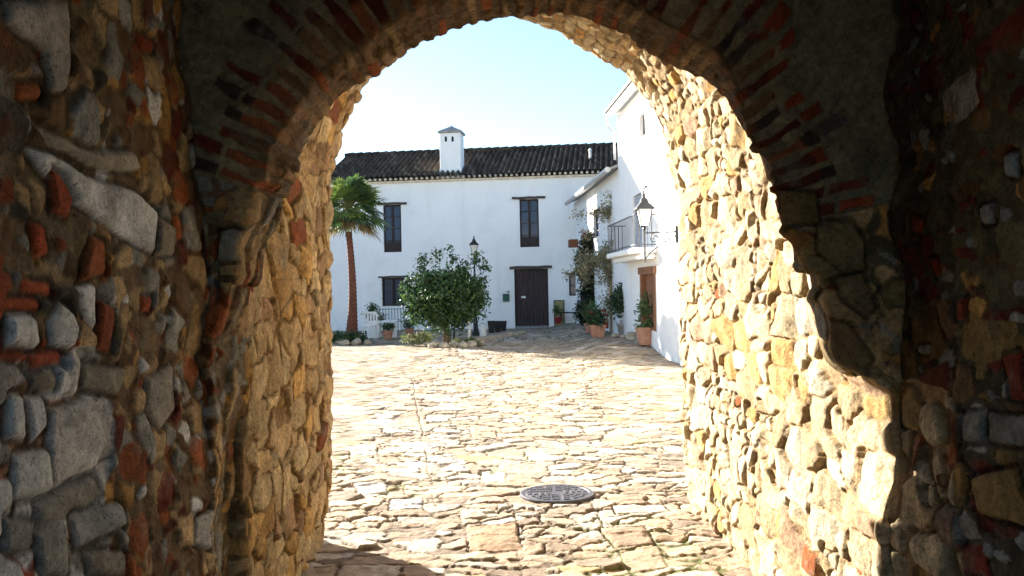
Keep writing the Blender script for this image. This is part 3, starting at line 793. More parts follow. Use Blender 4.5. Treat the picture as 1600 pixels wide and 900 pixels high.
# a second, flatter laying of bigger slabs in patches
id2, b2, du2, dv2 = cells(GX + wx, GY + wy, 0.36, 0.25, 92, p=3.4, jit=0.8, wr=0.6)
pm = fbm(GX, GY, G0, 0.75, 95, 2) > 0.22
idv = np.where(pm, id2 * 0.5 + 0.3, idv); b_ = np.where(pm, b2, b_); du = np.where(pm, du2, du); dv = np.where(pm, dv2, dv)
def gline(p, q, seedw):
    (x0, y0), (x1, y1) = p, q
    t = np.clip((GY - y0) / (y1 - y0), 0, 1)
    return np.where((GY > min(y0, y1)) & (GY < max(y0, y1)), np.abs(GX + 0.4 * wx - (x0 + (x1 - x0) * t)), 9)
for p, q in (((0.02, 5.0), (-0.02, 7.0)), ((0.72, 5.0), (0.60, 7.0)), ((-0.66, 7.0), (-2.3, 19.0))):
    b_ = np.minimum(b_, gline(p, q, 1))
def on_ground(px, py):
    r_ = ray(px, py); k = -1.75 / r_.z
    return (r_.x * k, r_.y * k)
GP = [[(727, 822), (806, 818), (818, 855), (734, 862)], [(938, 826), (1008, 824), (1024, 850), (962, 856)], [(966, 859), (1028, 853), (1046, 884), (988, 892)], [(751, 736), (790, 735), (792, 752), (750, 753)],
      [(553, 756), (602, 753), (606, 769), (560, 774)], [(610, 695), (655, 690), (700, 697), (660, 706)], [(735, 676), (775, 675), (778, 686), (737, 687)], [(612, 780), (662, 776), (660, 794), (610, 796)], [(715, 797), (765, 795), (790, 806), (722, 812)],
      [(955, 790), (1035, 786), (1050, 797), (960, 803)], [(545, 700), (590, 699), (590, 712), (548, 714)], [(630, 758), (720, 752), (722, 764), (632, 770)]]
hero_c = [(0.42, 0.28, 0.17), (0.36, 0.26, 0.18), (0.40, 0.32, 0.22), (0.56, 0.50, 0.36), (0.55, 0.50, 0.42), (0.5, 0.46, 0.38), (0.45, 0.33, 0.22), (0.5, 0.47, 0.44), (0.48, 0.4, 0.3), (0.56, 0.52, 0.42), (0.5, 0.45, 0.35), (0.5, 0.42, 0.3)]
hm = np.zeros(GX.shape, int) - 1
near = (GY > 4.3) & (GY < 12) & (np.abs(GX) < 2.5)
for k, pp in enumerate(GP):
    q = [on_ground(*t) for t in pp]
    s_ = poly_sd(GX[near] + 0.3 * wx[near], GY[near] + 0.3 * wy[near], q)
    bb = b_[near]; hh = hm[near]; dd = du[near]; d3 = dv[near]
    bb = np.where(s_ > 0, s_, np.minimum(bb, -s_)); hh = np.where(s_ > 0, k, hh); dd = np.where(s_ > 0, 0, dd); d3 = np.where(s_ > 0, 0, d3)
    b_[near] = bb; hm[near] = hh; du[near] = dd; dv[near] = d3
gb = b_ - 0.0035 + 0.004 * vnoise(GX, GY, G0, 45, 905)
gp = 0.85 * dome(gb, 0.008) + 0.15 * dome(gb, 0.05)
gh = (0.010 + 0.014 * sstep(-0.4, 0.4, fbm(GX, GY, G0, 1.8, 906, 2))) * gp + (h1(idv, 3) - 0.5) * 0.016 * gp + ((h1(idv, 4) - 0.5) * 0.14 * du + (h1(idv, 6) - 0.5) * 0.16 * dv) * gp
gh += 0.008 * fbm(GX, GY, G0, 16, 920, 3) + 0.012 * fbm(GX, GY, G0, 1.3, 921, 2)
fade = 1 - sstep(24, 30, np.abs(GY)); fade *= 1 - sstep(4, 14, np.abs(GX)); fade *= sstep(-0.5, 0.5, GY)
gcol = palette(idv, [(3, (0.48, 0.39, 0.28)), (2.2, (0.42, 0.31, 0.21)), (1.6, (0.50, 0.44, 0.36)), (1.4, (0.40, 0.30, 0.21)), (1.0, (0.29, 0.22, 0.16)), (0.2, (0.46, 0.34, 0.17))], 93)
for k, c in enumerate(hero_c): gcol[hm == k] = c
gcol *= 0.76 * (1 + 0.24 * fbm(GX, GY, G0, 8, 930, 3) + 0.14 * fbm(GX, GY, G0, 0.8, 932, 3))[..., None]
gcol *= np.array((1.0, 1.0, 0.98))
joint = np.array((0.13, 0.095, 0.06)) * (1 + 0.4 * fbm(GX, GY, G0, 12, 931, 2))[..., None]
moss = (sstep(0.30, 0.5, fbm(GX, GY, G0, 1.1, 940, 2)) * 0.7)[..., None]
joint = joint * (1 - moss) + np.array((0.10, 0.13, 0.03)) * moss
kk = sstep(0, 0.006, gb)[..., None]
gcol = gcol * kk + joint * (1 - kk)
# worn bare earth around the foot of the white houses
ex = sstep(28.5, 30.5, GY)[..., None] * 0.6
gcol = gcol * (1 - ex) + np.array((0.24, 0.20, 0.15)) * ex
gr = grid_object('paving', np.stack([GX, GY, gz(GX, GY) + (gh - 0.02) * fade], -1), gcol, M['paving'])
tag(gr, kind='structure')

# ================================================================== MANHOLE COVER
MH = on_ground(870, 773)
mh = empty('manhole_cover', (MH[0], MH[1], 0.012))
tag(mh, 'round dark cast iron manhole cover set in the sunlit cobbles', 'manhole cover')
g = MB(); g.lathe([(0.31, -0.03), (0.31, 0.004), (0.303, 0.008), (0.275, 0.008), (0.272, 0.002)], n=64); g.build('rim', M['castiron'], mh, smooth=False)
g = MB(); g.lathe([(0.268, -0.02), (0.268, 0.003), (0.262, 0.006)], n=64)
for rr in (0.235, 0.185, 0.135, 0.085):
    nseg = int(rr * 80)
    for k in range(nseg):
        a0 = 2 * PI * k / nseg; a1 = a0 + 2 * PI / nseg * 0.62
        vs = []
        for a in (a0, (a0 + a1) / 2, a1):
            for r_ in (rr - 0.014, rr + 0.014):
                vs.append((r_ * math.cos(a), r_ * math.sin(a), 0.0062)); vs.append((r_ * math.cos(a), r_ * math.sin(a), 0.0115))
        g.add(vs, [(1, 3, 7, 5), (5, 7, 11, 9), (0, 1, 5, 4), (4, 5, 9, 8), (2, 6, 7, 3), (6, 10, 11, 7), (0, 2, 3, 1), (8, 9, 11, 10)])
g.build('cover_plate', M['castiron'], mh)

# ================================================================== WHITE HOUSES
def wall_holes(u0, u1, z0, z1, holes, depth=0.28, zt=None):
    """a wall in the local x-z plane, facing -y, with recessed openings (hu0,hu1,hz0,hz1)"""
    us = sorted(set([u0, u1] + [h[0] for h in holes] + [h[1] for h in holes])); us = [u for u in us if u0 <= u <= u1]
    zs = sorted(set([z0, z1] + [h[2] for h in holes] + [h[3] for h in holes]))
    g = MB()
    for i in range(len(us) - 1):
        for j in range(len(zs) - 1):
            cu, cz = (us[i] + us[i + 1]) / 2, (zs[j] + zs[j + 1]) / 2
            if any(h[0] < cu < h[1] and h[2] < cz < h[3] for h in holes): continue
            g.add([(us[i], 0, zs[j]), (us[i + 1], 0, zs[j]), (us[i + 1], 0, zs[j + 1]), (us[i], 0, zs[j + 1])], [(0, 1, 2, 3)])
    for a, b_, c, d in holes:
        g.add([(a, 0, c), (b_, 0, c), (b_, 0, d), (a, 0, d), (a, depth, c), (b_, depth, c), (b_, depth, d), (a, depth, d)],
              [(0, 4, 5, 1), (1, 5, 6, 2), (2, 6, 7, 3), (3, 7, 4, 0), (4, 7, 6, 5)])
    return g

class Plane:
    def __init__(s, o, ang):
        s.o = Vector(o); s.ang = ang
        s.u = Vector((math.cos(ang), math.sin(ang), 0)); s.n = Vector((-math.sin(ang), math.cos(ang), 0))
    def px(s, a, b_):
        r_ = ray(a, b_); k = (s.o - CAM).dot(s.n) / r_.dot(s.n); p = CAM + r_ * k
        return (p - s.o).dot(s.u), p.z - s.o.z
    def w(s, u, d=0, z=0): return s.o + s.u * u + s.n * d + Vector((0, 0, z))

def window(parent, hole, y, cols=2, rows_=3, frame='frame', name='window'):
    a, b_, c, d = hole
    t = 0.06
    g = MB(); g.box(a, a + t, y - 0.03, y + 0.03, c, d); g.box(b_ - t, b_, y - 0.03, y + 0.03, c, d)
    g.box(a + t, b_ - t, y - 0.03, y + 0.03, c, c + t); g.box(a + t, b_ - t, y - 0.03, y + 0.03, d - t, d)
    for k in range(1, cols):
        u = a + (b_ - a) * k / cols; g.box(u - 0.045, u + 0.045, y - 0.025, y + 0.025, c + t, d - t)
    for k in range(1, rows_):
        z = c + (d - c) * k / rows_
        g.box(a + t, b_ - t, y - 0.018, y + 0.018, z - 0.015, z + 0.015)
    wn = g.build(name, M[frame], parent)
    g = MB(); g.box(a + 0.01, b_ - 0.01, y + 0.002, y + 0.008, c + 0.01, d - 0.01)
    g.build('pane', M['glass'], wn)
    return wn

# ---- the long house facing the gate
HA = -math.atan(0.12)
HO = Vector((0.7, 33.0, 0.0))
HP = Plane(HO, HA)
house = empty('white_house', HO, HA)
tag(house, 'long two storey whitewashed house with dark tiled roof at the end of the plaza', 'house')
def rect(p, a, b_, c, d):
    u0, z1 = p.px(a, b_); u1, z0 = p.px(c, d)
    return (min(u0, u1), max(u0, u1), min(z0, z1), max(z0, z1))
def rectc(p, x0, x1, yt, yb):
    cx = (x0 + x1) / 2; cy = (yt + yb) / 2
    return (p.px(x0, cy)[0], p.px(x1, cy)[0], p.px(cx, yb)[1], p.px(cx, yt)[1])
hW1 = rectc(HP, 599, 627, 320, 394)
hW2 = rectc(HP, 812, 842, 311, 386)
hW3 = rectc(HP, 597, 632, 434, 478)
hW4 = rectc(HP, 889, 910, 430, 462)
hDo = rectc(HP, 804, 857, 420, 517)
eave = HP.px(830, 277)[1]
uL = -8.0; uR = 6.5
wall_holes(uL, uR, -0.3, eave, [hW1, hW2, hW3, hW4, hDo], 0.22).build('wall', M['plaster'], house)
g = MB(); g.add([(uL, 0, -0.3), (uL, 6.4, -0.3), (uL, 6.4, eave), (uL, 3.2, eave + 1.35), (uL, 0, eave)], [(0, 4, 3, 2, 1)]); g.add([(uL, 6.4, -0.3), (uR, 6.4, -0.3), (uR, 6.4, eave), (uL, 6.4, eave)], [(0, 3, 2, 1)])
g.build('rear_wall', M['plaster'], house)
for h_ in (hW1, hW2):
    wn = window(house, h_, 0.12, 2, 4)
    g = MB(); g.box(h_[0] + 0.065, h_[1] - 0.065, 0.065, 0.085, h_[2] + 0.062, h_[2] + (h_[3] - h_[2]) * 0.22); g.build('panel', M['frame'], wn)
w3 = window(house, hW3, 0.12, 2, 2)
g = MB()
for k in range(9):
    u = hW3[0] + 0.03 + (hW3[1] - hW3[0] - 0.06) * k / 8; g.tube([(u, -0.03, hW3[2] - 0.02), (u, -0.03, hW3[3] + 0.02)], 0.009, 6)
g.tube([(hW3[0] - 0.03, -0.03, hW3[2] + 0.3), (hW3[1] + 0.03, -0.03, hW3[2] + 0.3)], 0.01, 6); g.tube([(hW3[0] - 0.03, -0.03, hW3[3] - 0.25), (hW3[1] + 0.03, -0.03, hW3[3] - 0.25)], 0.01, 6)
g.build('grille', M['iron'], w3)
window(house, hW4, 0.12, 1, 2)
def lintel(h_, ext, th, parent=house):
    g = MB(); zt = h_[3] + th
    xs_ = np.linspace(h_[0] - ext, h_[1] + ext, 7); vs = []; fs = []
    for k, x in enumerate(xs_):
        jz = random.uniform(-0.012, 0.012)
        vs += [(x, -0.07, h_[3] + 0.003 + jz), (x, -0.07, zt + jz), (x, 0.02, zt + jz), (x, 0.02, h_[3] + 0.003 + jz)]
    for k in range(6):
        for i in range(4): fs.append((k * 4 + i, k * 4 + (i + 1) % 4, (k + 1) * 4 + (i + 1) % 4, (k + 1) * 4 + i))
    fs += [(0, 3, 2, 1), (24, 25, 26, 27)]
    g.add(vs, fs); g.build('lintel', M['lintel'], parent)
random.seed(3)
lintel(hW1, 0.24, 0.09); lintel(hW2, 0.27, 0.09); lintel(hW3, 0.12, 0.07); lintel(hDo, 0.16, 0.11); lintel(hW4, 0.10, 0.09)
# double door of vertical planks
g = MB(); dw = hDo[1] - hDo[0]; zb = hDo[2]
nb = 9
for k in range(nb):
    u0 = hDo[0] + 0.07 + (dw - 0.14) * k / nb; u1 = hDo[0] + 0.07 + (dw - 0.14) * (k + 1) / nb
    g.box(u0 + 0.006, u1 - 0.006, 0.10 + 0.006 * (k % 2), 0.15, zb + 0.19, hDo[3] - 0.07)
dr = g.build('door', M['door'], house)
g = MB(); g.box(hDo[0] + 0.002, hDo[0] + 0.07, 0.07, 0.16, zb, hDo[3] - 0.003); g.box(hDo[1] - 0.07, hDo[1] - 0.002, 0.07, 0.16, zb, hDo[3] - 0.003); g.box(hDo[0] + 0.071, hDo[1] - 0.071, 0.07, 0.16, hDo[3] - 0.07, hDo[3] - 0.003)
g.build('door_frame', M['frame'], dr)
lp = rectc(HP, 814, 821, 462.5, 466)
g = MB(); g.box(lp[0], lp[1], 0.085, 0.099, lp[2], lp[3]); g.build('letter_plate', M['white'], dr)
g = MB(); uc = (hDo[0] + hDo[1]) / 2; g.lathe([(0.02, 0), (0.03, 0.02), (0.02, 0.045)], (uc + 0.09, 0.085, zb + 1.15), 10); g.build('handle', M['iron'], dr)
g = MB(); g.cbox(hDo[0] + 0.003, hDo[1] - 0.003, -0.02, 0.20, zb - 0.1, zb + 0.185, 0.015); g.build('threshold', M['grey'], house)
# roof of barrel tiles
pitch = 1.36 / 3.2; y_e = -0.32; zE = eave + 0.10
tw = 0.205; nt_ = int((uR - uL + 0.3) / tw); course = 0.34
ySl = 3.2 - y_e; nc = int(ySl / course) + 1
uu = np.linspace(uL - 0.15, uL - 0.15 + nt_ * tw, nt_ * 10 + 1)
vv = []
for k in range(nc): vv += [k * course + 0.001, (k + 1) * course - 0.004]
vv = np.array(vv); vv = vv[vv < ySl + 0.01]
UU, VV = np.meshgrid(uu, vv)
ph = ((UU - uu[0]) / tw) % 1.0
colid = np.floor((UU - uu[0]) / tw); rowid = np.floor(VV / course)
prof = np.where(ph < 0.56, np.sin(ph / 0.56 * PI) * 0.075, -0.045 * np.sin((ph - 0.56) / 0.44 * PI))
lift = 0.018 * (1 - (VV / course) % 1.0)
jz = (hash2(colid, rowid, 5) - 0.5) * 0.012
ZZ = zE + (VV) * pitch + prof + lift + jz + 0.03 * np.sin(UU * 0.9)
YY = y_e + VV + (hash2(colid, np.floor(VV * 0), 8) - 0.5) * 0.05 * (VV < 0.5)
tc_ = np.zeros(UU.shape + (3,)); base = hash2(colid, rowid, 12)
tc_[:] = (0.055, 0.042, 0.034); tc_ *= (0.7 + 0.6 * base)[..., None]
pale = (hash2(colid, rowid, 14) > 0.90)[..., None]; tc_ = np.where(pale, tc_ * 0 + np.array((0.10, 0.085, 0.065)), tc_)
M['tilev'] = mottled('roof_tile', (0, 0, 0), 0.9, 0.5, 7, 0.6, 30, 0.01, attr='Col', spec=0.1, tint=((0.15, 0.135, 0.10), 0.45))
rf = grid_object('roof', np.stack([UU, YY, ZZ], -1), tc_, M['tilev'], house)
ridge = zE + ySl * pitch
g = MB(); g.add([(uL - 0.15, 3.2, ridge - 0.05), (uR, 3.2, ridge - 0.05), (uR, 6.7, ridge - 1.5), (uL - 0.15, 6.7, ridge - 1.5)], [(0, 1, 2, 3)]); g.build('rear_slope', M['tile'], rf)
g = MB()
k = uL - 0.2
while k < uR:
    g.tube([(k, 3.2, ridge + 0.02), (k + 0.40, 3.2, ridge + 0.045)], [0.10, 0.115], 10); k += 0.37
g.build('ridge_tiles', M['tile'], rf)
# scalloped underside row of cream tile ends
g = MB()
for k in range(nt_):
    u = uu[0] + k * tw + tw * 0.78
    g.tube([(u, -0.27, zE - 0.02), (u, 0.02, zE + 0.02)], [0.05, 0.045], 8)
g.box(uL, uR, -0.10, 0.0, eave - 0.05, eave + 0.03); g.build('eave_course', M['cream'], rf)
# chimney
cu0, _ = HP.px(684, 235); cu1, _ = HP.px(717, 235)
cy0 = 0.35
g = MB()
zc0 = zE + cy0 * pitch - 0.1
kz = 33.9 / 33.2
ztop = HP.px(700, 209)[1] * 1.0
ztop = 1.75 + (ztop - 1.75) * 1.02
cw_ = cu1 - cu0
g.cbox(cu0 - 0.02, cu1 + 0.02, cy0, cy0 + cw_, zc0, zc0 + 0.35, 0.02)
g.cbox(cu0, cu1, cy0 + 0.02, cy0 + cw_ - 0.02, zc0 + 0.33, ztop, 0.02)
ch = g.build('chimney', M['plaster'], rf)
g = MB(); g.cbox(cu0 - 0.06, cu1 + 0.06, cy0 - 0.05, cy0 + cw_ + 0.05, ztop - 0.02, ztop + 0.07, 0.015)
um = (cu0 + cu1) / 2; ym = cy0 + cw_ / 2
g.add([(cu0 - 0.03, cy0 - 0.02, ztop + 0.068), (cu1 + 0.03, cy0 - 0.02, ztop + 0.068), (cu1 + 0.03, cy0 + cw_ + 0.02, ztop + 0.068), (cu0 - 0.03, cy0 + cw_ + 0.02, ztop + 0.068), (um, ym, ztop + 0.32)], [(0, 1, 4), (1, 2, 4), (2, 3, 4), (3, 0, 4), (0, 3, 2, 1)])
g.lathe([(0.04, 0), (0.03, 0.04)], (um, ym, ztop + 0.30), 8)
g.build('cap', M['grey'], ch)
for q in (695, 705.5):
    a, zz = HP.px(q, 213)
    g = MB(); a *= 1.01
    g.add([(a - 0.045, cy0 + 0.015, zz - 0.14), (a + 0.045, cy0 + 0.015, zz - 0.14), (a + 0.045, cy0 + 0.015, zz + 0.03), (a, cy0 + 0.015, zz + 0.075), (a - 0.045, cy0 + 0.015, zz + 0.03),
           (a - 0.045, cy0 + 0.05, zz - 0.14), (a + 0.045, cy0 + 0.05, zz - 0.14), (a + 0.045, cy0 + 0.05, zz + 0.03), (a, cy0 + 0.05, zz + 0.075), (a - 0.045, cy0 + 0.05, zz + 0.03)],
          [(0, 1, 2, 3, 4), (9, 8, 7, 6, 5)] + [(i, i + 5, (i + 1) % 5 + 5, (i + 1) % 5) for i in range(5)])
    g.build('smoke_vent', M['black'], ch)
vu, vz = HP.px(918, 243)
g = MB(); g.lathe([(0.05, 0), (0.05, 0.35), (0.09, 0.36), (0.02, 0.46)], (vu * 1.03, 1.2, zE + 1.5 * pitch + 0.02), 10); g.build('vent_pipe', M['white'], rf)

# ---- right hand wing and tower along the plaza
A0 = Vector((2.35, 31.9, 0)); B0 = Vector((2.86, 22.8, 0))
RA = math.atan2(B0.y - A0.y, B0.x - A0.x)
WP = Plane(A0, RA)
wing = empty('white_wing', A0, RA)
tag(wing, 'low whitewashed wing with sloping grey eave joining the long house to the tower', 'house')
wl = (B0 - A0).length
z_w = 4.83
hB1 = rectc(WP, 927, 936, 333, 372)
hB2 = rectc(WP, 949, 957, 432, 465)
hBd = rectc(WP, 905, 915, 458, 517)
hB1 = (hB1[0], hB1[1], hB1[2], hB1[3])
wall_holes(0, wl, -0.3, z_w, [hB1, hB2, hBd], 0.22).build('wall', M['plaster'], wing)
window(wing, hB1, 0.12, 2, 3); window(wing, hB2, 0.12, 1, 2)
g = MB(); g.box(hBd[0] + 0.01, hBd[1] - 0.01, 0.06, 0.10, hBd[2], hBd[3] - 0.01); g.build('door', M['blue'], wing)
lintel(hB1, 0.25, 0.08, wing)
g = MB(); OV = 0.16
g.add([(-0.05, -0.22, z_w - 0.02), (wl + 0.0, -0.22, z_w - 0.02), (wl + 0.0, 3.5, z_w + 1.4), (-0.05, 3.5, z_w + 1.4), (-0.05, -0.22, z_w + 0.05), (wl, -0.22, z_w + 0.05), (wl, 3.5, z_w + 1.48), (-0.05, 3.5, z_w + 1.48)],
                 [(0, 3, 2, 1), (4, 5, 6, 7), (0, 1, 5, 4), (1, 2, 6, 5), (2, 3, 7, 6), (3, 0, 4, 7)])
rf2 = g.build('roof', M['grey'], wing)
g = MB(); g.tube([(-0.05, -0.28, z_w - 0.01), (wl + 0.02, -0.28, z_w - 0.01)], 0.075, 10); g.build('gutter', M['zinc'], rf2)

TP = Plane(B0, RA)
tower = empty('white_tower_house', B0, RA)
tag(tower, 'tall sunlit white house at the right edge with balcony and high small window', 'house')
z_t = 6.22
tl = 12.0
hT1 = rectc(TP, 999, 1008, 178, 214)
hTd = rectc(TP, 1003, 1024, 428, 515)
hTb = rectc(TP, 990, 1003, 338, 388)
hTb = (hTb[0], hTb[1], 2.62, 3.9)
prot = TP.px(1033, 480)[0]
wall_holes(0, prot + 8, -0.3, z_t, [h for h in (hT1, hTd, hTb)], 0.2).build('wall', M['plaster_bright'], tower)
g = MB(); g.box(-0.0, 0.3, 0.001, 6.0, -0.3, z_t); g.build('gable_wall', M['plaster_bright'], tower)
window(tower, hT1, 0.12, 1, 2)
g = MB(); g.box(hTb[0] + 0.02, hTb[1] - 0.02, 0.04, 0.09, hTb[2], hTb[3] - 0.02)
for k in range(14):
    z = hTb[2] + 0.1 + k * 0.085; g.box(hTb[0] + 0.07, hTb[1] - 0.07, 0.025, 0.04, z, z + 0.05)
g.build('shutter', M['shutter'], tower)
g = MB(); g.box(hTd[0] - 0.06, hTd[0] + 0.10, -0.03, 0.12, hTd[2], hTd[3]); g.box(hTd[1] - 0.10, hTd[1] + 0.06, -0.03, 0.12, hTd[2], hTd[3]); g.box(hTd[0] - 0.16, hTd[1] + 0.16, -0.05, 0.12, hTd[3] + 0.002, hTd[3] + 0.16)
fr_ = g.build('door_frame', M['oak'], tower)
g = MB(); g.box(hTd[0] + 0.11, hTd[1] - 0.11, 0.08, 0.12, hTd[2], hTd[3] - 0.01); g.build('door', M['oak'], tower)
g = MB(); g.add([(-0.18, -0.27, z_t), (9, -0.27, z_t), (9, 3.5, z_t + 1.1), (-0.18, 3.5, z_t + 1.1), (-0.18, -0.27, z_t + 0.10), (9, -0.27, z_t + 0.10), (9, 3.5, z_t + 1.2), (-0.18, 3.5, z_t + 1.2)],
                 [(0, 3, 2, 1), (4, 5, 6, 7), (0, 1, 5, 4), (1, 2, 6, 5), (2, 3, 7, 6), (3, 0, 4, 7)])
rf3 = g.build('roof', M['plaster_bright'], tower)
g = MB(); g.add([(-0.22, -0.32, z_t + 0.103), (9, -0.32, z_t + 0.103), (9, 3.5, z_t + 1.21), (-0.22, 3.5, z_t + 1.21), (-0.22, -0.32, z_t + 0.17), (9, -0.32, z_t + 0.17), (9, 3.5, z_t + 1.27), (-0.22, 3.5, z_t + 1.27)],
                 [(0, 3, 2, 1), (4, 5, 6, 7), (0, 1, 5, 4), (1, 2, 6, 5), (2, 3, 7, 6), (3, 0, 4, 7)])
g.build('tile_edge', M['grey'], rf3)
g = MB(); g.tube([(-0.16, -0.24, z_t - 0.03), (-0.14, -0.22, z_t - 0.22), (-0.06, -0.07, z_t - 0.42), (-0.06, -0.07, z_w + 0.25)], 0.035, 8); g.build('downpipe', M['zinc'], tower)
# balcony
bu0 = TP.px(978, 395)[0]; bu1 = TP.px(1027, 395)[0]
bu0 = max(bu0, 0.55)
g = MB(); g.cbox(bu0, bu1, -0.50, -0.002, 2.44, 2.56, 0.02); g.cbox(bu0 + 0.1, bu1 - 0.1, -0.36, -0.003, 2.32, 2.438, 0.03)
bal = g.build('balcony', M['plaster_bright'], tower)
g = MB()
nb = int((bu1 - bu0) / 0.12)
for k in range(nb + 1):
    u = bu0 + 0.05 + (bu1 - bu0 - 0.1) * k / nb; g.tube([(u, -0.46, 2.56), (u, -0.46, 3.26)], 0.005, 6)
for k in range(1, 5):
    for u in (bu0 + 0.05, bu1 - 0.05): g.tube([(u, -0.46 + k * 0.09, 2.56), (u, -0.46 + k * 0.09, 3.26)], 0.008, 6)
for z in (2.62, 3.26):
    g.tube([(bu0 + 0.05, 0.0, z), (bu0 + 0.05, -0.46, z), (bu1 - 0.05, -0.46, z), (bu1 - 0.05, 0.0, z)], 0.014, 6)
g.build('railing', M['castiron'], bal)

# ---- two unseen buildings added beyond the left jamb to shade the plaza
def block(name, label, x0, x1, y0, y1, h, mat, roof=0.0):
    e = empty(name, (x0, y0, 0)); tag(e, label, 'tower' if roof == 0 else 'house')
    Wd, Dp = x1 - x0, y1 - y0
    hs = [(Wd * 0.3, Wd * 0.3 + 0.8, 3.6, 5.0)] if h > 5.5 else [(Wd * 0.5, Wd * 0.5 + 0.8, 1.2, 2.4)]
    wall_holes(0, Wd, -0.3, h, hs, 0.25).build('wall', mat, e)
    window(e, hs[0], 0.14, 2, 2)
    g = MB(); g.add([(0, 0, -0.3), (0, Dp, -0.3), (0, Dp, h), (0, 0, h), (Wd, 0, -0.3), (Wd, Dp, -0.3), (Wd, Dp, h), (Wd, 0, h)], [(0, 3, 2, 1), (4, 5, 6, 7), (1, 2, 6, 5)])
    g.build('rear_wall', mat, e)
    g = MB()
    if roof == 0:
        g.box(-0.12, Wd + 0.12, -0.12, Dp + 0.12, h, h + 0.35)
    else:
        g.add([(-0.2, -0.25, h - 0.02), (Wd + 0.2, -0.25, h - 0.02), (Wd + 0.2, Dp / 2, h + roof), (-0.2, Dp / 2, h + roof), (-0.2, Dp + 0.25, h - 0.02), (Wd + 0.2, Dp + 0.25, h - 0.02)], [(0, 1, 2, 3), (3, 2, 5, 4), (0, 3, 4), (1, 5, 2), (0, 4, 5, 1)])
    g.build('roof', M['tile'] if roof else M['grey'], e)
block('unseen_shade_tower', 'tall plain stone tower added out of view beyond the left jamb to shade the plaza', -12.1, -8.4, 33.6, 37.6, 10.6, M['grey'])
block('unseen_shade_cottage', 'low whitewashed cottage added out of view farther left to shade the plaza', -26.0, -12.4, 34.0, 39.0, 5.6, M['plaster'], 1.3)

# ================================================================== LAMPS
def lantern_parts(parent, s, z0):
    """a four sided tapered lantern, its foot at z0"""
    g = MB()
    g.lathe([(0.03 * s, 0), (0.05 * s, 0.03 * s), (0.03 * s, 0.07 * s), (0.105 * s, 0.10 * s)], (0, 0, z0), 8)
    for k in range(4):
        a = PI / 4 + k * PI / 2
        g.tube([(0.13 * s * math.cos(a), 0.13 * s * math.sin(a), z0 + 0.10 * s), (0.225 * s * math.cos(a), 0.225 * s * math.sin(a), z0 + 0.50 * s)], 0.011 * s, 5)
    g.build('cage', M['iron'], parent)
    g = MB(); g.lathe([(0.118 * s, 0.105 * s), (0.21 * s, 0.495 * s)], (0, 0, z0), 4, sq=True); g.build('glass', M['lampglass'], parent)
    g = MB(); g.lathe([(0.30 * s, 0.49 * s), (0.30 * s, 0.52 * s), (0.17 * s, 0.62 * s), (0.12 * s, 0.66 * s), (0.11 * s, 0.72 * s), (0.06 * s, 0.76 * s), (0.035 * s, 0.80 * s), (0.045 * s, 0.83 * s), (0.012 * s, 0.92 * s)], (0, 0, z0), 4, sq=True)
    g.build('hood', M['iron'], parent)

LP_ = at(1007, 360, 16.6)
wl_ = empty('wall_lantern', LP_, RA + PI / 2)
tag(wl_, 'black framed wall lantern on scrolled iron bracket against the bright white tower wall', 'lantern')
lantern_parts(wl_, 0.82, 0.0)
g = MB(); g.tube([(0, 0, -0.62), (0, 0, 0.01)], 0.018, 8)
g.tube([(0, 0, -0.05), (0.62, 0, -0.03)], 0.014, 6)
def spiral(cx, cz, r0, r1, a0, a1, n=22): return [(cx + (r0 + (r1 - r0) * k / n) * math.cos(a0 + (a1 - a0) * k / n), 0, cz + (r0 + (r1 - r0) * k / n) * math.sin(a0 + (a1 - a0) * k / n)) for k in range(n + 1)]
g.tube(spiral(0.20, -0.15, 0.10, 0.02, PI / 2, PI * 3.4), 0.010, 5); g.tube(spiral(0.40, -0.14, 0.10, 0.02, PI / 2, -PI * 2.2), 0.010, 5)
g.tube([(0.0, 0, -0.55), (0.12, 0, -0.42), (0.3, 0, -0.28), (0.45, 0, -0.2), (0.62, 0, -0.1)], 0.012, 6)
g.build('bracket', M['iron'], wl_)
g = MB(); g.cbox(0.60, 0.66, -0.05, 0.05, -0.25, 0.08, 0.01); g.build('wall_plate', M['iron'], wl_)
g = MB(); g.tube([(0, 0, 0.73), (0.01, 0, 0.80), (0.06, 0, 0.86)], [0.02, 0.014, 0.03], 6); g.build('finial', M['iron'], wl_)

sl = at(741, 400, 28.0)
gzl = gzf(sl.x, 28.0)
st = empty('street_lamp', (sl.x, 28.0, gzl))
tag(st, 'black street lamp on a thin post rising behind the orange tree', 'street lamp')
g = MB(); hh = sl.z - gzl
g.lathe([(0.12, 0), (0.12, 0.1), (0.08, 0.16), (0.07, 0.5), (0.045, 0.6), (0.035, 1.2), (0.05, 1.24), (0.032, 1.3), (0.028, hh)], (0, 0, 0), 12); g.build('post', M['iron'], st, smooth=False)
lantern_parts(st, 0.72, hh)

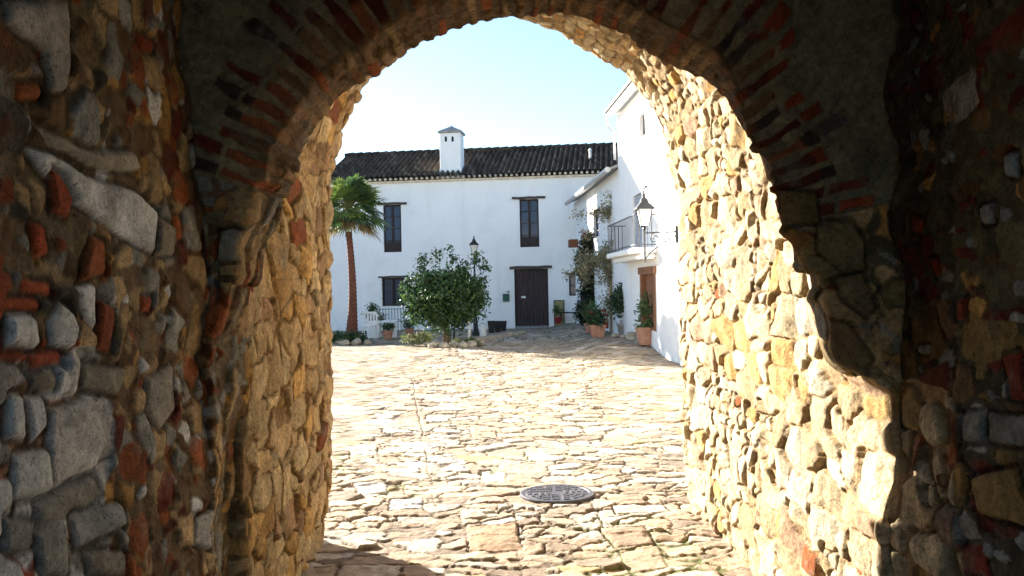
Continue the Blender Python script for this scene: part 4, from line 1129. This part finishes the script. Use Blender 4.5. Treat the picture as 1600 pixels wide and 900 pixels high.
# ================================================================== PLANTS
def leaf_cloud(pts, size, cols, seed, norm=None, aspect=0.45, droop=0.0):
    """small folded leaves at the given points"""
    rs = np.random.RandomState(seed)
    n = len(pts); pts = np.asarray(pts)
    d = rs.normal(size=(n, 3)); d[:, 2] -= droop; d /= np.linalg.norm(d, axis=1, keepdims=True)
    e = rs.normal(size=(n, 3)); e -= d * (e * d).sum(1, keepdims=True); e /= np.linalg.norm(e, axis=1, keepdims=True)
    nn = np.cross(d, e)
    L = size * rs.uniform(0.6, 1.3, (n, 1)); W = L * aspect
    v0 = pts - d * L * 0.5; v1 = pts + e * W * 0.5 + nn * W * 0.15; v2 = pts + d * L * 0.5; v3 = pts - e * W * 0.5 + nn * W * 0.15
    V = np.stack([v0, v1, v2, v3], 1).reshape(-1, 3)
    g = MB(); g.v = [tuple(p) for p in V]; g.f = [(4 * k, 4 * k + 1, 4 * k + 2, 4 * k + 3) for k in range(n)]
    cc = np.array(cols)[rs.randint(0, len(cols), n)] * rs.uniform(0.7, 1.35, (n, 1))
    c4 = np.ones((n * 4, 4)); c4[:, :3] = np.repeat(cc, 4, 0); g.c = c4
    return g

def clumps(centre, radii, ncl, nper, spread, seed, shell=0.55):
    rs = np.random.RandomState(seed); out = []
    for k in range(ncl):
        d = rs.normal(size=3); d /= np.linalg.norm(d); r_ = rs.uniform(shell, 1.0)
        c = np.array(centre) + d * r_ * np.array(radii)
        out.append(c + rs.normal(size=(nper, 3)) * spread * rs.uniform(0.6, 1.3))
    return np.concatenate(out)

# ---- fan palm on the left
pY = 25.0
pb = at(549, 528, pY); pg = gzf(pb.x, pY)
palm = empty('palm_tree', (pb.x, pY, pg))
tag(palm, 'fan palm with reddish brown trunk standing before the white house', 'palm tree')
pt = at(545, 362, pY); topz = pt.z - pg; lx = pt.x - pb.x
g = MB(); pts = []; rad = []
for k in range(56):
    f = k / 55; pts.append((lx * f + 0.07 * math.sin(f * 3.2) , 0, topz * f)); rad.append((0.07 * (1 - f) ** 5 + 0.125 - 0.045 * f) * (1 + 0.13 * (k % 2)))
g.tube(pts, rad, 14); g.build('trunk', M['palm_trunk'], palm, smooth=True)
rs = np.random.RandomState(5)
fans = MB(); fv = []; fc = []; stems = MB()
tipc = (lx + 0.02, 0, topz + 0.68)
for k in range(96):
    az = rs.uniform(0, 2 * PI); el = rs.uniform(-0.75, 1.4) if k > 18 else rs.uniform(0.5, 1.5)
    pl = rs.uniform(0.40, 0.72)
    d = Vector((math.cos(az) * math.cos(el), math.sin(az) * math.cos(el), math.sin(el)))
    e = Vector(tipc) + d * pl + Vector((0, 0, -0.08))
    stems.tube([tipc, Vector(tipc) + d * pl * 0.5 + Vector((0, 0, 0.02)), e], [0.018, 0.012, 0.008], 5)
    side = d.cross(Vector((0, 0, 1))).normalized(); upv = side.cross(d).normalized()
    roll = rs.uniform(-0.5, 0.5); s2 = side * math.cos(roll) + upv * math.sin(roll); n2 = s2.cross(d).normalized()
    FL = rs.uniform(0.50, 0.72)
    colr = np.array([(0.085, 0.14, 0.03), (0.045, 0.085, 0.028), (0.03, 0.06, 0.025), (0.13, 0.18, 0.04)][rs.randint(0, 4)]) if el > -0.5 else np.array((0.20, 0.15, 0.06))
    nb_ = 17
    for q in range(nb_):
        a = (q / (nb_ - 1) - 0.5) * 2.7
        dd = (d * math.cos(a) + s2 * math.sin(a)).normalized()
        ww = (s2 * math.cos(a) - d * math.sin(a)).normalized()
        L_ = FL * (1 - 0.18 * abs(a)) * rs.uniform(0.9, 1.05)
        m_ = e + dd * L_ * 0.55 - n2 * 0.02; t_ = e + dd * L_ + Vector((0, 0, -0.16 * FL - 0.10 * rs.rand()))
        o = len(fans.v)
        fans.v += [tuple(e), tuple(m_ + ww * 0.034), tuple(t_), tuple(m_ - ww * 0.034 + n2 * 0.012)]
        fans.f += [(o, o + 1, o + 2, o + 3)]
        c = colr * rs.uniform(0.8, 1.25); fc += [(*c, 1)] * 4
fans.c = fc
fans.build('crown', M['leaf'], palm); stems.build('petioles', M['petiole'], palm)

def boulder(name, loc, r_, mat, label, group=None, cat='rock', seed=0, flat=0.65):
    rs = np.random.RandomState(seed + 50)
    g = MB(); n = 12; m_ = 7
    prof = []
    for j in range(m_ + 1):
        a = -PI / 2 + PI * j / m_
        prof.append((max(0.02, math.cos(a)) * r_, (math.sin(a) + 0.6) * r_ * flat))
    g.lathe(prof, (0, 0, 0), n)
    kx, ky = rs.uniform(0.85, 1.35), rs.uniform(0.8, 1.1)
    dirs = rs.normal(size=(7, 3)); dirs /= np.linalg.norm(dirs, axis=1, keepdims=True)
    out = []
    for v in g.v:
        p = np.array((v[0] * kx, v[1] * ky, v[2] - 0.6 * r_ * flat))
        for d in dirs:
            t = p @ d
            lim = r_ * 0.72 * (flat if abs(d[2]) > 0.7 else 1)
            if t > lim: p = p - d * (t - lim) * 0.85
        p *= 1 + rs.uniform(-0.03, 0.03)
        out.append((p[0], p[1], p[2] + 0.45 * r_ * flat))
    g.v = out
    o = g.build(name, mat, None, loc, rz=rs.uniform(0, 6))
    tag(o, label, cat, group); return o

# rocks round the palm
k = 0
for (a, b_, r_) in ((538, 541, 0.16), (556, 539, 0.19), (572, 537, 0.13), (528, 536, 0.15)):
    p = at(a, b_, 24.2); g0 = gzf(p.x, 24.2)
    boulder('rock', (p.x, 24.2 + 0.1 * k, g0), r_, M['rock'], 'rounded pale rock edging the foot of the palm', 'rocks around the palm', seed=k); k += 1
p = at(545, 530, 24.7)
g = leaf_cloud(clumps((0, 0, 0.16), (0.55, 0.3, 0.16), 46, 26, 0.07, 7), 0.09, [(0.025, 0.06, 0.015), (0.04, 0.09, 0.02), (0.02, 0.04, 0.012)], 8)
tag(g.build('ivy', M['leaf'], None, (p.x, 24.6, gzf(p.x, 24.6))), 'low dark ivy growing round the palm foot', 'ivy', kind='stuff')

# ---- orange tree
tY = 23.2
tp = at(697, 536, tY); tg = gzf(tp.x, tY)
tree = empty('orange_tree', (tp.x, tY, tg))
tag(tree, 'round bushy dark green citrus tree standing in a stone edged bed', 'tree')
cz = at(692, 462, tY).z - tg
rs = np.random.RandomState(21)
g = MB(); g.tube([(0, 0, -0.05), (0.02, 0, 0.25), (-0.02, 0.02, 0.55), (0.0, 0, 0.85)], [0.14, 0.10, 0.085, 0.06], 10)
for k in range(11):
    a = k * 2 * PI / 11; e = (math.cos(a) * rs.uniform(0.5, 0.85), math.sin(a) * rs.uniform(0.5, 0.8), cz + rs.uniform(-0.35, 0.6))
    g.tube([(0, 0, 0.6), (e[0] * 0.4, e[1] * 0.4, 0.6 + (e[2] - 0.6) * 0.5), e], [0.045, 0.028, 0.012], 6)
g.build('trunk', M['bark'], tree, smooth=True)
pa = np.concatenate([clumps((-0.02, 0, cz - 0.08), (1.14, 0.98, 0.84), 380, 44, 0.10, 22, 0.5), clumps((0.02, 0, cz - 0.04), (0.74, 0.65, 0.56), 120, 44, 0.12, 24, 0.1)])
def sprig(a, b_, n, s_, seed):
    p = at(a, b_, tY); r2 = np.random.RandomState(seed)
    return np.array((p.x - tp.x, 0, p.z - tg)) + r2.normal(size=(n, 3)) * s_
sp = [sprig(*q) for q in ((662, 408, 90, 0.10, 1), (684, 398, 70, 0.09, 2), (708, 404, 70, 0.09, 3), (744, 404, 90, 0.09, 4), (757, 418, 70, 0.08, 5), (640, 438, 90, 0.10, 6), (632, 470, 90, 0.09, 7), (640, 488, 90, 0.1, 8), (752, 440, 100, 0.1, 9), (745, 470, 100, 0.1, 10), (704, 388, 26, 0.06, 11), (726, 412, 60, 0.1, 12), (660, 422, 80, 0.1, 13), (730, 498, 40, 0.08, 14))]
pa = np.concatenate([pa] + sp)
g = leaf_cloud(pa, 0.105, [(0.022, 0.058, 0.016), (0.035, 0.085, 0.02), (0.014, 0.04, 0.013), (0.07, 0.13, 0.03)], 23, aspect=0.5)
g.build('crown', M['leaf'], tree)
k = 0
for (a, b_, r_) in ((664, 540, 0.13), (676, 546, 0.17), (692, 549, 0.15), (708, 549, 0.17), (722, 547, 0.14), (736, 546, 0.16), (671, 543, 0.11), (748, 543, 0.13)):
    p = at(a, b_, 21.8); y_ = 22.2 + 0.25 * (k % 2) + (0.5 if k in (0, 7) else 0)
    boulder('rock', (p.x, y_, gzf(p.x, y_)), r_, M['rock'], 'pale weathered rock edging the citrus tree bed', 'rocks around the citrus tree bed', seed=20 + k); k += 1
g = leaf_cloud(clumps((0, 0, 0.18), (0.42, 0.25, 0.17), 34, 26, 0.05, 31), 0.08, [(0.16, 0.20, 0.05), (0.22, 0.24, 0.08), (0.08, 0.12, 0.03), (0.35, 0.33, 0.18)], 32, aspect=0.35)
p = at(655, 535, 23.0)
tag(g.build('flowering_shrub', M['leaf'], None, (p.x, 23.0, gzf(p.x, 23.0))), 'small yellowish green shrub left of the citrus tree foot', 'shrub')
g = leaf_cloud(clumps((0, 0, 0.10), (0.40, 0.15, 0.10), 26, 20, 0.045, 33), 0.08, [(0.10, 0.14, 0.03), (0.15, 0.17, 0.04), (0.05, 0.08, 0.02)], 34, aspect=0.3)
p = at(728, 542, 22.3)
tag(g.build('grass_tuft', M['leaf'], None, (p.x, 22.6, gzf(p.x, 22.6))), 'tuft of yellow green grass right of the citrus tree trunk', 'grass', kind='stuff')

# ---- white post and tubs right of the tree
pY2 = 24.6; p = at(733, 533, pY2); z0 = gzf(p.x, pY2); zt_ = at(733, 484, pY2).z
g = MB(); g.tube([(0, 0, -0.02), (0.012, 0, 0.3), (-0.008, 0, 0.65), (0.0, 0, zt_ - z0)], [0.045, 0.04, 0.042, 0.035], 8)
tag(g.build('wooden_post', M['white'], None, (p.x, pY2, z0), smooth=True), 'slim whitewashed wooden post beside the citrus tree', 'post')
yb_ = 26.0; p = at(722, 510, yb_); z0 = gzf(p.x, yb_)
tb = empty('garden_table', (p.x, yb_, z0)); tag(tb, 'small garden table with pale blue top behind the citrus tree', 'table')
g = MB(); g.cbox(-0.28, 0.28, -0.22, 0.22, 0.56, 0.62, 0.01); g.build('table_top', M['lightblue'], tb)
for sx in (-1, 1):
    for sy in (-1, 1):
        g = MB(); g.tube([(0.22 * sx, 0.16 * sy, 0.56), (0.25 * sx, 0.19 * sy, 0)], 0.016, 6); g.build('leg', M['iron'], tb)

def pot(loc, r_, h_, mat, label, name='plant_pot', sq=False, group=None, n=20):
    e = empty(name, loc); tag(e, label, 'plant pot', group)
    g = MB(); q = 4 if sq else n; s_ = 1.3 if sq else 1
    g.lathe([(r_ * 0.68 * s_, 0), (r_ * 0.93 * s_, h_ * 0.82), (r_ * 1.0 * s_, h_ * 0.83), (r_ * 1.0 * s_, h_), (r_ * 0.88 * s_, h_), (r_ * 0.86 * s_, h_ * 0.9)], (0, 0, 0), q, sq=sq)
    g.build('pot', mat, e, smooth=False)
    g = MB(); g.lathe([(r_ * 0.84 * s_, h_ * 0.88), (r_ * 0.5 * s_, h_ * 0.93)], (0, 0, 0), q, sq=sq); g.build('soil', M['soil'], e)
    return e

def plant_in(e, z0, w_, h_, n, size, cols, seed, spiky=False, flowers=None):
    rs = np.random.RandomState(seed)
    if spiky:
        g = MB(); c = []
        for k in range(n):
            az = rs.uniform(0, 2 * PI); tlt = rs.uniform(0.05, 0.8)
            d = Vector((math.cos(az) * math.sin(tlt), math.sin(az) * math.sin(tlt), math.cos(tlt))); L = h_ * rs.uniform(0.5, 1)
            s_ = Vector((-math.sin(az), math.cos(az), 0)) * size * 0.25
            b0 = Vector((d.x * 0.03, d.y * 0.03, z0)); m_ = b0 + d * L * 0.6; t_ = b0 + d * L + Vector((d.x, d.y, -0.6)) * L * 0.25
            o = len(g.v); g.v += [tuple(b0 - s_ * 0.6), tuple(b0 + s_ * 0.6), tuple(m_ + s_), tuple(m_ - s_), tuple(t_)]; g.f += [(o, o + 1, o + 2, o + 3), (o + 3, o + 2, o + 4)]
            cc = np.array(cols[rs.randint(len(cols))]) * rs.uniform(0.7, 1.3); c += [(*cc, 1)] * 5
        g.c = c
    else:
        g = leaf_cloud(clumps((0, 0, z0 + h_ * 0.5), (w_ / 2, w_ / 2, h_ / 2), max(8, n // 22), 22, size * 0.7, seed, 0.2), size, cols, seed + 1)
        if flowers:
            f = leaf_cloud(clumps((0, 0, z0 + h_ * 0.7), (w_ / 2.2, w_ / 2.2, h_ / 2.6), 9, 6, size * 0.5, seed + 2, 0.6), size * 0.8, [flowers], seed + 3, aspect=0.9)
            o = len(g.v); g.v += f.v; g.f += [tuple(i + o for i in q) for q in f.f]; g.c = np.concatenate([g.c, f.c])
    return g.build('foliage', M['leaf'], e)
GR = [(0.035, 0.09, 0.02), (0.06, 0.13, 0.03), (0.025, 0.06, 0.018)]

# black pots left of the door
k = 0
for (a, yq, s_) in ((768, 29.6, 0.15), (778, 30.3, 0.16), (787, 31.2, 0.14)):
    p = at(a, 520, yq)
    pot((p.x, yq, gzf(p.x, yq)), s_ * 0.95, 0.42 - 0.03 * k, M['black'], 'square black plastic plant pot in the row left of the house door', sq=True, group='black pots by the door'); k += 1
p = at(755, 528, 27.6)
e = empty('bucket', (p.x, 27.6, gzf(p.x, 27.6))); tag(e, 'white bucket on the ground left of the black pots', 'bucket')
g = MB(); g.lathe([(0.10, 0), (0.13, 0.30), (0.14, 0.30), (0.14, 0.32), (0.12, 0.32), (0.11, 0.26)], (0, 0, 0), 18); g.build('pail', M['white'], e)
g = MB(); g.tube([(0.135 * math.cos(a), -0.02, 0.30 + 0.10 * math.sin(a) * 1.0) for a in np.linspace(0, PI, 12)], 0.006, 5); g.build('handle', M['iron'], e)
# green letter box and bell by the door
q = rectc(HP, 786, 796, 459, 471)
lbx = empty('letter_box', HP.w((q[0] + q[1]) / 2, -0.001, q[2]), HA); tag(lbx, 'dark green metal letter box on the white wall left of the door', 'letter box')
ww = (q[1] - q[0]) / 2; hh = q[3] - q[2]
g = MB(); g.cbox(-ww, ww, -0.10, -0.001, 0, hh, 0.008); g.build('body', M['green_paint'], lbx)
g = MB(); g.box(-ww * 0.7, ww * 0.7, -0.106, -0.101, hh * 0.78, hh * 0.84); g.build('slot', M['black'], lbx)
q = rectc(HP, 792, 796.5, 453.5, 457)
g = MB(); g.cbox(-0.05, 0.05, -0.03, -0.001, 0, 0.07, 0.005); tag(g.build('door_bell', M['grey'], None, HP.w((q[0] + q[1]) / 2, 0, q[2]), rz=HA), 'small grey bell box above the green letter box', 'door bell')
# yellow cabinet right of the door
q = rectc(HP, 867, 881, 470, 517)
cb = empty('meter_cabinet', HP.w((q[0] + q[1]) / 2, -0.001, q[2]), HA); tag(cb, 'narrow faded yellow cabinet door on the white wall right of the house door', 'cabinet')
ww = (q[1] - q[0]) / 2; hh = q[3] - q[2]
g = MB(); g.cbox(-ww, ww, -0.07, -0.001, 0, hh, 0.01); g.build('cabinet_door', M['khaki'], cb)
g = MB(); g.box(-ww - 0.03, -ww - 0.002, -0.08, -0.001, 0, hh + 0.03); g.box(ww + 0.002, ww + 0.03, -0.08, -0.001, 0, hh + 0.03); g.box(-ww - 0.002, ww + 0.002, -0.08, -0.001, hh + 0.002, hh + 0.03); g.build('frame', M['lintel'], cb)
p = at(872, 508, 32.2)
e = pot((p.x, 32.25, gzf(p.x, 32.2) + 0.10), 0.15, 0.24, M['redpot'], 'dark red pot with small plant before the yellow cabinet')
plant_in(e, 0.22, 0.35, 0.45, 320, 0.07, GR, 61)
# door steps
zs_ = hDo[2]
sw = hDo[1] - hDo[0]
stp = empty('door_steps', HP.w((hDo[0] + hDo[1]) / 2, 0, 0.0), HA); tag(stp, 'two low grey stone steps in front of the house door', 'steps')
g = MB(); g.cbox(-sw / 2 - 0.15, sw / 2 + 1.9, -0.45, -0.022, 0.02, max(zs_, 0.16) + 0.0, 0.02); g.build('step', M['grey'], stp)
g = MB(); g.cbox(-sw / 2 - 0.55, sw / 2 + 2.1, -0.95, -0.452, 0.02, max(zs_, 0.16) - 0.09 + 0.06, 0.02); g.build('step', M['grey'], stp)
g = MB()
tr_ = empty('raised_kerb', (0, 0, 0)); tag(tr_, 'low brown stone kerb between the citrus tree bed and the house door', 'kerb')
random.seed(8)
for k in range(9):
    a = 742 + k * 9; pp_ = at(a, 545 - k * 1.6, 24.5 + k * 0.5); y_ = 24.0 + k * 0.55
    g.cbox(pp_.x - 0.11, pp_.x + 0.12, y_ - 0.14, y_ + 0.14, gzf(pp_.x, y_) - 0.05, gzf(pp_.x, y_) + 0.09 + random.uniform(-0.02, 0.02), 0.025)
g.build('kerb_stones', M['rock'], tr_)
# dark bench right of the cabinet
q0 = HP.w(HP.px(893, 512)[0], -0.45, 0); q0.z = gzf(q0.x, q0.y) + 0.09
bn = empty('bench', q0, HA); tag(bn, 'low dark wooden bench against the white house wall', 'bench')
g = MB(); [g.cbox(-0.45, 0.45, -0.18 + 0.13 * i, -0.07 + 0.13 * i, 0.30, 0.345, 0.006) for i in range(3)]; g.build('seat', M['door'], bn)
for s_ in (-1, 1):
    g = MB(); g.cbox(s_ * 0.36 - 0.03, s_ * 0.36 + 0.03, -0.15, 0.18, 0, 0.298, 0.006); g.build('leg', M['door'], bn)

# ---- climbers and pots along the wing
yc = 27.6; p = at(924, 500, yc)
cyp = empty('evergreen_climber', (p.x, yc, gzf(p.x, yc)))
tag(cyp, 'tall narrow dark evergreen climber against the white wing', 'climber')
ht = at(920, 372, yc).z - gzf(p.x, yc)
g = MB(); g.tube([(0, 0, 0), (0.05, 0.02, ht * 0.5), (0, 0, ht * 0.92)], [0.06, 0.04, 0.015], 8); g.build('trunk', M['bark'], cyp)
rs = np.random.RandomState(41); pts = []
for k in range(420):
    f = rs.uniform(0.06, 1.0); w_ = (0.46 if f < 0.8 else 0.46 - 0.6 * (f - 0.8)) * (0.8 + 0.3 * math.sin(f * 11))
    a = rs.uniform(0, 2 * PI); r_ = w_ * rs.uniform(0.2, 1)
    pts.append(np.array((r_ * math.cos(a), r_ * 0.8 * math.sin(a), ht * f)) + rs.normal(size=(40, 3)) * 0.075)
leaf_cloud(np.concatenate(pts), 0.11, [(0.012, 0.028, 0.012), (0.02, 0.04, 0.014), (0.008, 0.02, 0.01), (0.05, 0.05, 0.02)], 42).build('foliage', M['leaf'], cyp)
# planter on the wall above it
pp_ = at(920, 386, 26.9)
e = empty('wall_planter', pp_, RA); tag(e, 'brown wooden flower trough hung high on the wing above the evergreen climber', 'planter')
g = MB(); g.cbox(-0.22, 0.22, -0.36, -0.10, 0, 0.24, 0.012); g.build('trough', M['brownwood'], e)
g = MB(); g.tube([(0, -0.26, 0.0), (0, 0.03, -0.25)], 0.014, 5); g.build('bracket', M['iron'], e)
plant_in(e, 0.24, 0.5, 0.30, 420, 0.07, [(0.02, 0.05, 0.015), (0.05, 0.09, 0.02), (0.12, 0.03, 0.03)], 62)
e.children[-1].location = (0, -0.26, 0)

def branchy(name, base, segs, label, cat, leafcols, nleaf, lsize, seed, spread, mat='twig'):
    e = empty(name, base); tag(e, label, cat)
    rs = np.random.RandomState(seed); g = MB(); tips = []
    for pth, r0, r1 in segs:
        n = len(pth); g.tube([Vector(q) for q in pth], list(np.linspace(r0, r1, n)), 6)
        for q in pth[1:]:
            for _ in range(5):
                d = rs.normal(size=3) * spread; d[2] = d[2] * 0.8
                m_ = np.array(q) + d * 0.5 + rs.normal(size=3) * 0.04; t_ = np.array(q) + d
                g.tube([q, tuple(m_), tuple(t_)], [r1 * 0.8, 0.006, 0.003], 4); tips.append(t_); tips.append(m_)
    g.build('branches', M[mat], e)
    tips = np.array(tips); pts = tips[rs.randint(0, len(tips), nleaf)] + rs.normal(size=(nleaf, 3)) * spread * 0.30
    leaf_cloud(pts, lsize, leafcols, seed + 1).build('foliage', M['leaf'], e)
    return e
yb_ = 24.2; p = at(956, 515, yb_); z0 = gzf(p.x, yb_)
def rel(a, b_, yq, dy=0): q = at(a, b_, yq); return (q.x - p.x, dy, q.z - z0)
branchy('dry_climber', (p.x, yb_, z0), [([(0, 0, 0), rel(955, 470, yb_), rel(956, 430, yb_), rel(950, 405, yb_)], 0.07, 0.03),
        ([rel(956, 430, yb_), rel(975, 415, yb_, -0.1), rel(992, 400, yb_, -0.3), rel(985, 375, yb_, -0.3)], 0.035, 0.012), ([rel(955, 432, yb_), rel(940, 420, yb_), rel(925, 412, yb_, 0.2), rel(914, 425, yb_, 0.4)], 0.03, 0.01),
        ([rel(952, 410, yb_), rel(968, 390, yb_, -0.1), rel(972, 360, yb_, -0.1), rel(962, 338, yb_, 0), rel(948, 330, yb_, 0)], 0.025, 0.008), ([rel(950, 405, yb_), rel(958, 385, yb_), rel(976, 350, yb_, -0.2)], 0.02, 0.008)],
        'sprawling half dry climber with pale leaves on the white wing corner', 'climber', [(0.30, 0.26, 0.15), (0.20, 0.19, 0.09), (0.36, 0.30, 0.19), (0.10, 0.12, 0.05)], 11000, 0.08, 71, 0.34)
# bushy plant between the pots
p = at(975, 520, 22.6)
e = pot((p.x - 0.02, 22.6, gzf(p.x, 22.6)), 0.17, 0.30, M['grey'], 'grey pot holding the tall bushy green plant')
plant_in(e, 0.25, 0.62, 1.25, 1900, 0.10, [(0.035, 0.075, 0.03), (0.06, 0.10, 0.04), (0.02, 0.05, 0.02)], 63)
# terracotta trough pot with red flowers
p = at(932, 531, 22.6)
e = pot((p.x, 22.3, gzf(p.x, 22.3)), 0.23, 0.32, M['terracotta'], 'square terracotta pot with red flowers on the cobbles', sq=True)
plant_in(e, 0.28, 0.55, 0.55, 900, 0.085, [(0.03, 0.07, 0.02), (0.05, 0.11, 0.03), (0.02, 0.045, 0.015)], 64, flowers=(0.35, 0.03, 0.02))
p = at(922, 522, 24.3)
e = pot((p.x, 24.3, gzf(p.x, 24.3)), 0.16, 0.28, M['terracotta'], 'small terracotta pot with thin stems behind the square pot')
plant_in(e, 0.25, 0.3, 1.0, 60, 0.10, [(0.05, 0.11, 0.03), (0.10, 0.15, 0.05)], 65, spiky=True)
p = at(949, 516, 24.9)
pot((p.x, 24.9, gzf(p.x, 24.9) + 0.08), 0.15, 0.28, M['redpot'], 'bare dark red pot standing beside the climber trunk')
# large round terracotta pot
yq = 19.3; p = at(1011, 534, yq)
e = pot((p.x - 0.03, yq, gzf(p.x, yq)), 0.235, 0.40, M['terracotta'], 'big round terracotta pot with leafy plant beside the tower wall')
plant_in(e, 0.36, 0.50, 0.16, 300, 0.07, [(0.10, 0.18, 0.04), (0.06, 0.12, 0.03)], 66)
g = MB(); g.tube([(0.06, 0, 0.35), (0.07, 0, 0.8), (0.05, 0, 1.2)], [0.03, 0.025, 0.018], 7); g.build('stem', M['bark'], e)
plant_in(e, 0.5, 0.32, 0.75, 420, 0.09, [(0.05, 0.10, 0.03), (0.09, 0.14, 0.05)], 67)
k = 0
for (a, b_, yq, r_, lb) in ((962, 522, 21.8, 0.13, 'small pale rock next to the square terracotta pot'), (974, 525, 21.4, 0.10, 'smallest grey rock, between two larger rocks'), (988, 523, 20.9, 0.19, 'large white grey rock left of the big round pot'), (997, 532, 19.7, 0.10, 'dark little rock touching the big round pot')):
    p = at(a, b_, yq); boulder('rock', (p.x, yq, gzf(p.x, yq)), r_, M['rock'], lb, 'rocks along the white wing', seed=40 + k); k += 1

# ---- left garden corner: iron railing, stone trough, chairs
p0 = HP.px(590, 500)[0]; p1 = HP.px(640, 500)[0]
rl = empty('iron_railing', HP.w(p0, -0.9, 0.18), HA); tag(rl, 'low black iron railing under the barred ground floor window', 'railing')
g = MB(); L_ = p1 - p0
zt_ = HP.px(610, 481)[1] - 0.18
for k in range(12): g.tube([(L_ * k / 11, 0, 0), (L_ * k / 11, 0, zt_)], 0.012, 6)
g.build('bars', M['iron'], rl)
g = MB(); g.tube([(0, 0, zt_ * 0.45), (L_, 0, zt_ * 0.45)], 0.016, 6); g.tube([(0, 0, zt_ * 0.97), (L_, 0, zt_ * 0.97)], 0.012, 6); g.build('rails', M['iron'], rl)
yb_ = 27.5; p = at(590, 530, yb_)
tro = empty('stone_trough', (p.x, yb_, gzf(p.x, yb_))); tag(tro, 'whitewashed stone trough planter between the palm and the citrus tree', 'planter')
g = MB(); g.cbox(-0.30, 0.10, -0.2, 0.2, 0, 0.46, 0.03); g.cbox(-0.25, 0.62, -0.24, 0.24, 0.462, 0.56, 0.02); g.cbox(0.42, 0.60, -0.18, 0.18, 0, 0.46, 0.03); g.build('trough', M['plaster'], tro)
plant_in(tro, 0.54, 0.75, 0.25, 300, 0.08, [(0.06, 0.08, 0.04), (0.12, 0.11, 0.06)], 68)
k = 0
for (a, yq, r_, h_, s2, lb) in ((583, 28.6, 0.16, 0.5, 81, 'terracotta pot with leafy plant left behind the white trough'), (640, 28.0, 0.15, 0.3, 82, 'terracotta pot with dark plant between trough and citrus tree'), (606, 26.6, 0.17, 0.22, 83, 'terracotta pot with dark bushy plant in front of the white trough')):
    p = at(a, 520, yq)
    e = pot((p.x, yq, gzf(p.x, yq) + (0.3 if k == 0 else 0)), r_, 0.28, M['terracotta'], lb)
    plant_in(e, 0.26, 0.45, h_, 420, 0.08, GR, s2); k += 1
wc = empty('garden_chair', (at(577, 520, 26.4).x, 26.4, gzf(-4.4, 26.4))); tag(wc, 'white painted garden chair right of the palm foot', 'chair')
g = MB(); g.cbox(-0.20, 0.20, -0.2, 0.2, 0.40, 0.44, 0.01); g.build('seat', M['white'], wc)
g = MB(); [g.cbox(-0.18 + 0.09 * i, -0.13 + 0.09 * i, 0.17, 0.195, 0.442, 0.80, 0.004) for i in range(5)]; g.cbox(-0.21, 0.21, 0.165, 0.2, 0.802, 0.86, 0.006); g.build('backrest', M['white'], wc)
for sx in (-1, 1):
    for sy in (-1, 1):
        g = MB(); g.tube([(0.17 * sx, 0.17 * sy, 0.4), (0.19 * sx, 0.19 * sy, 0)], 0.016, 6); g.build('leg', M['white'], wc)
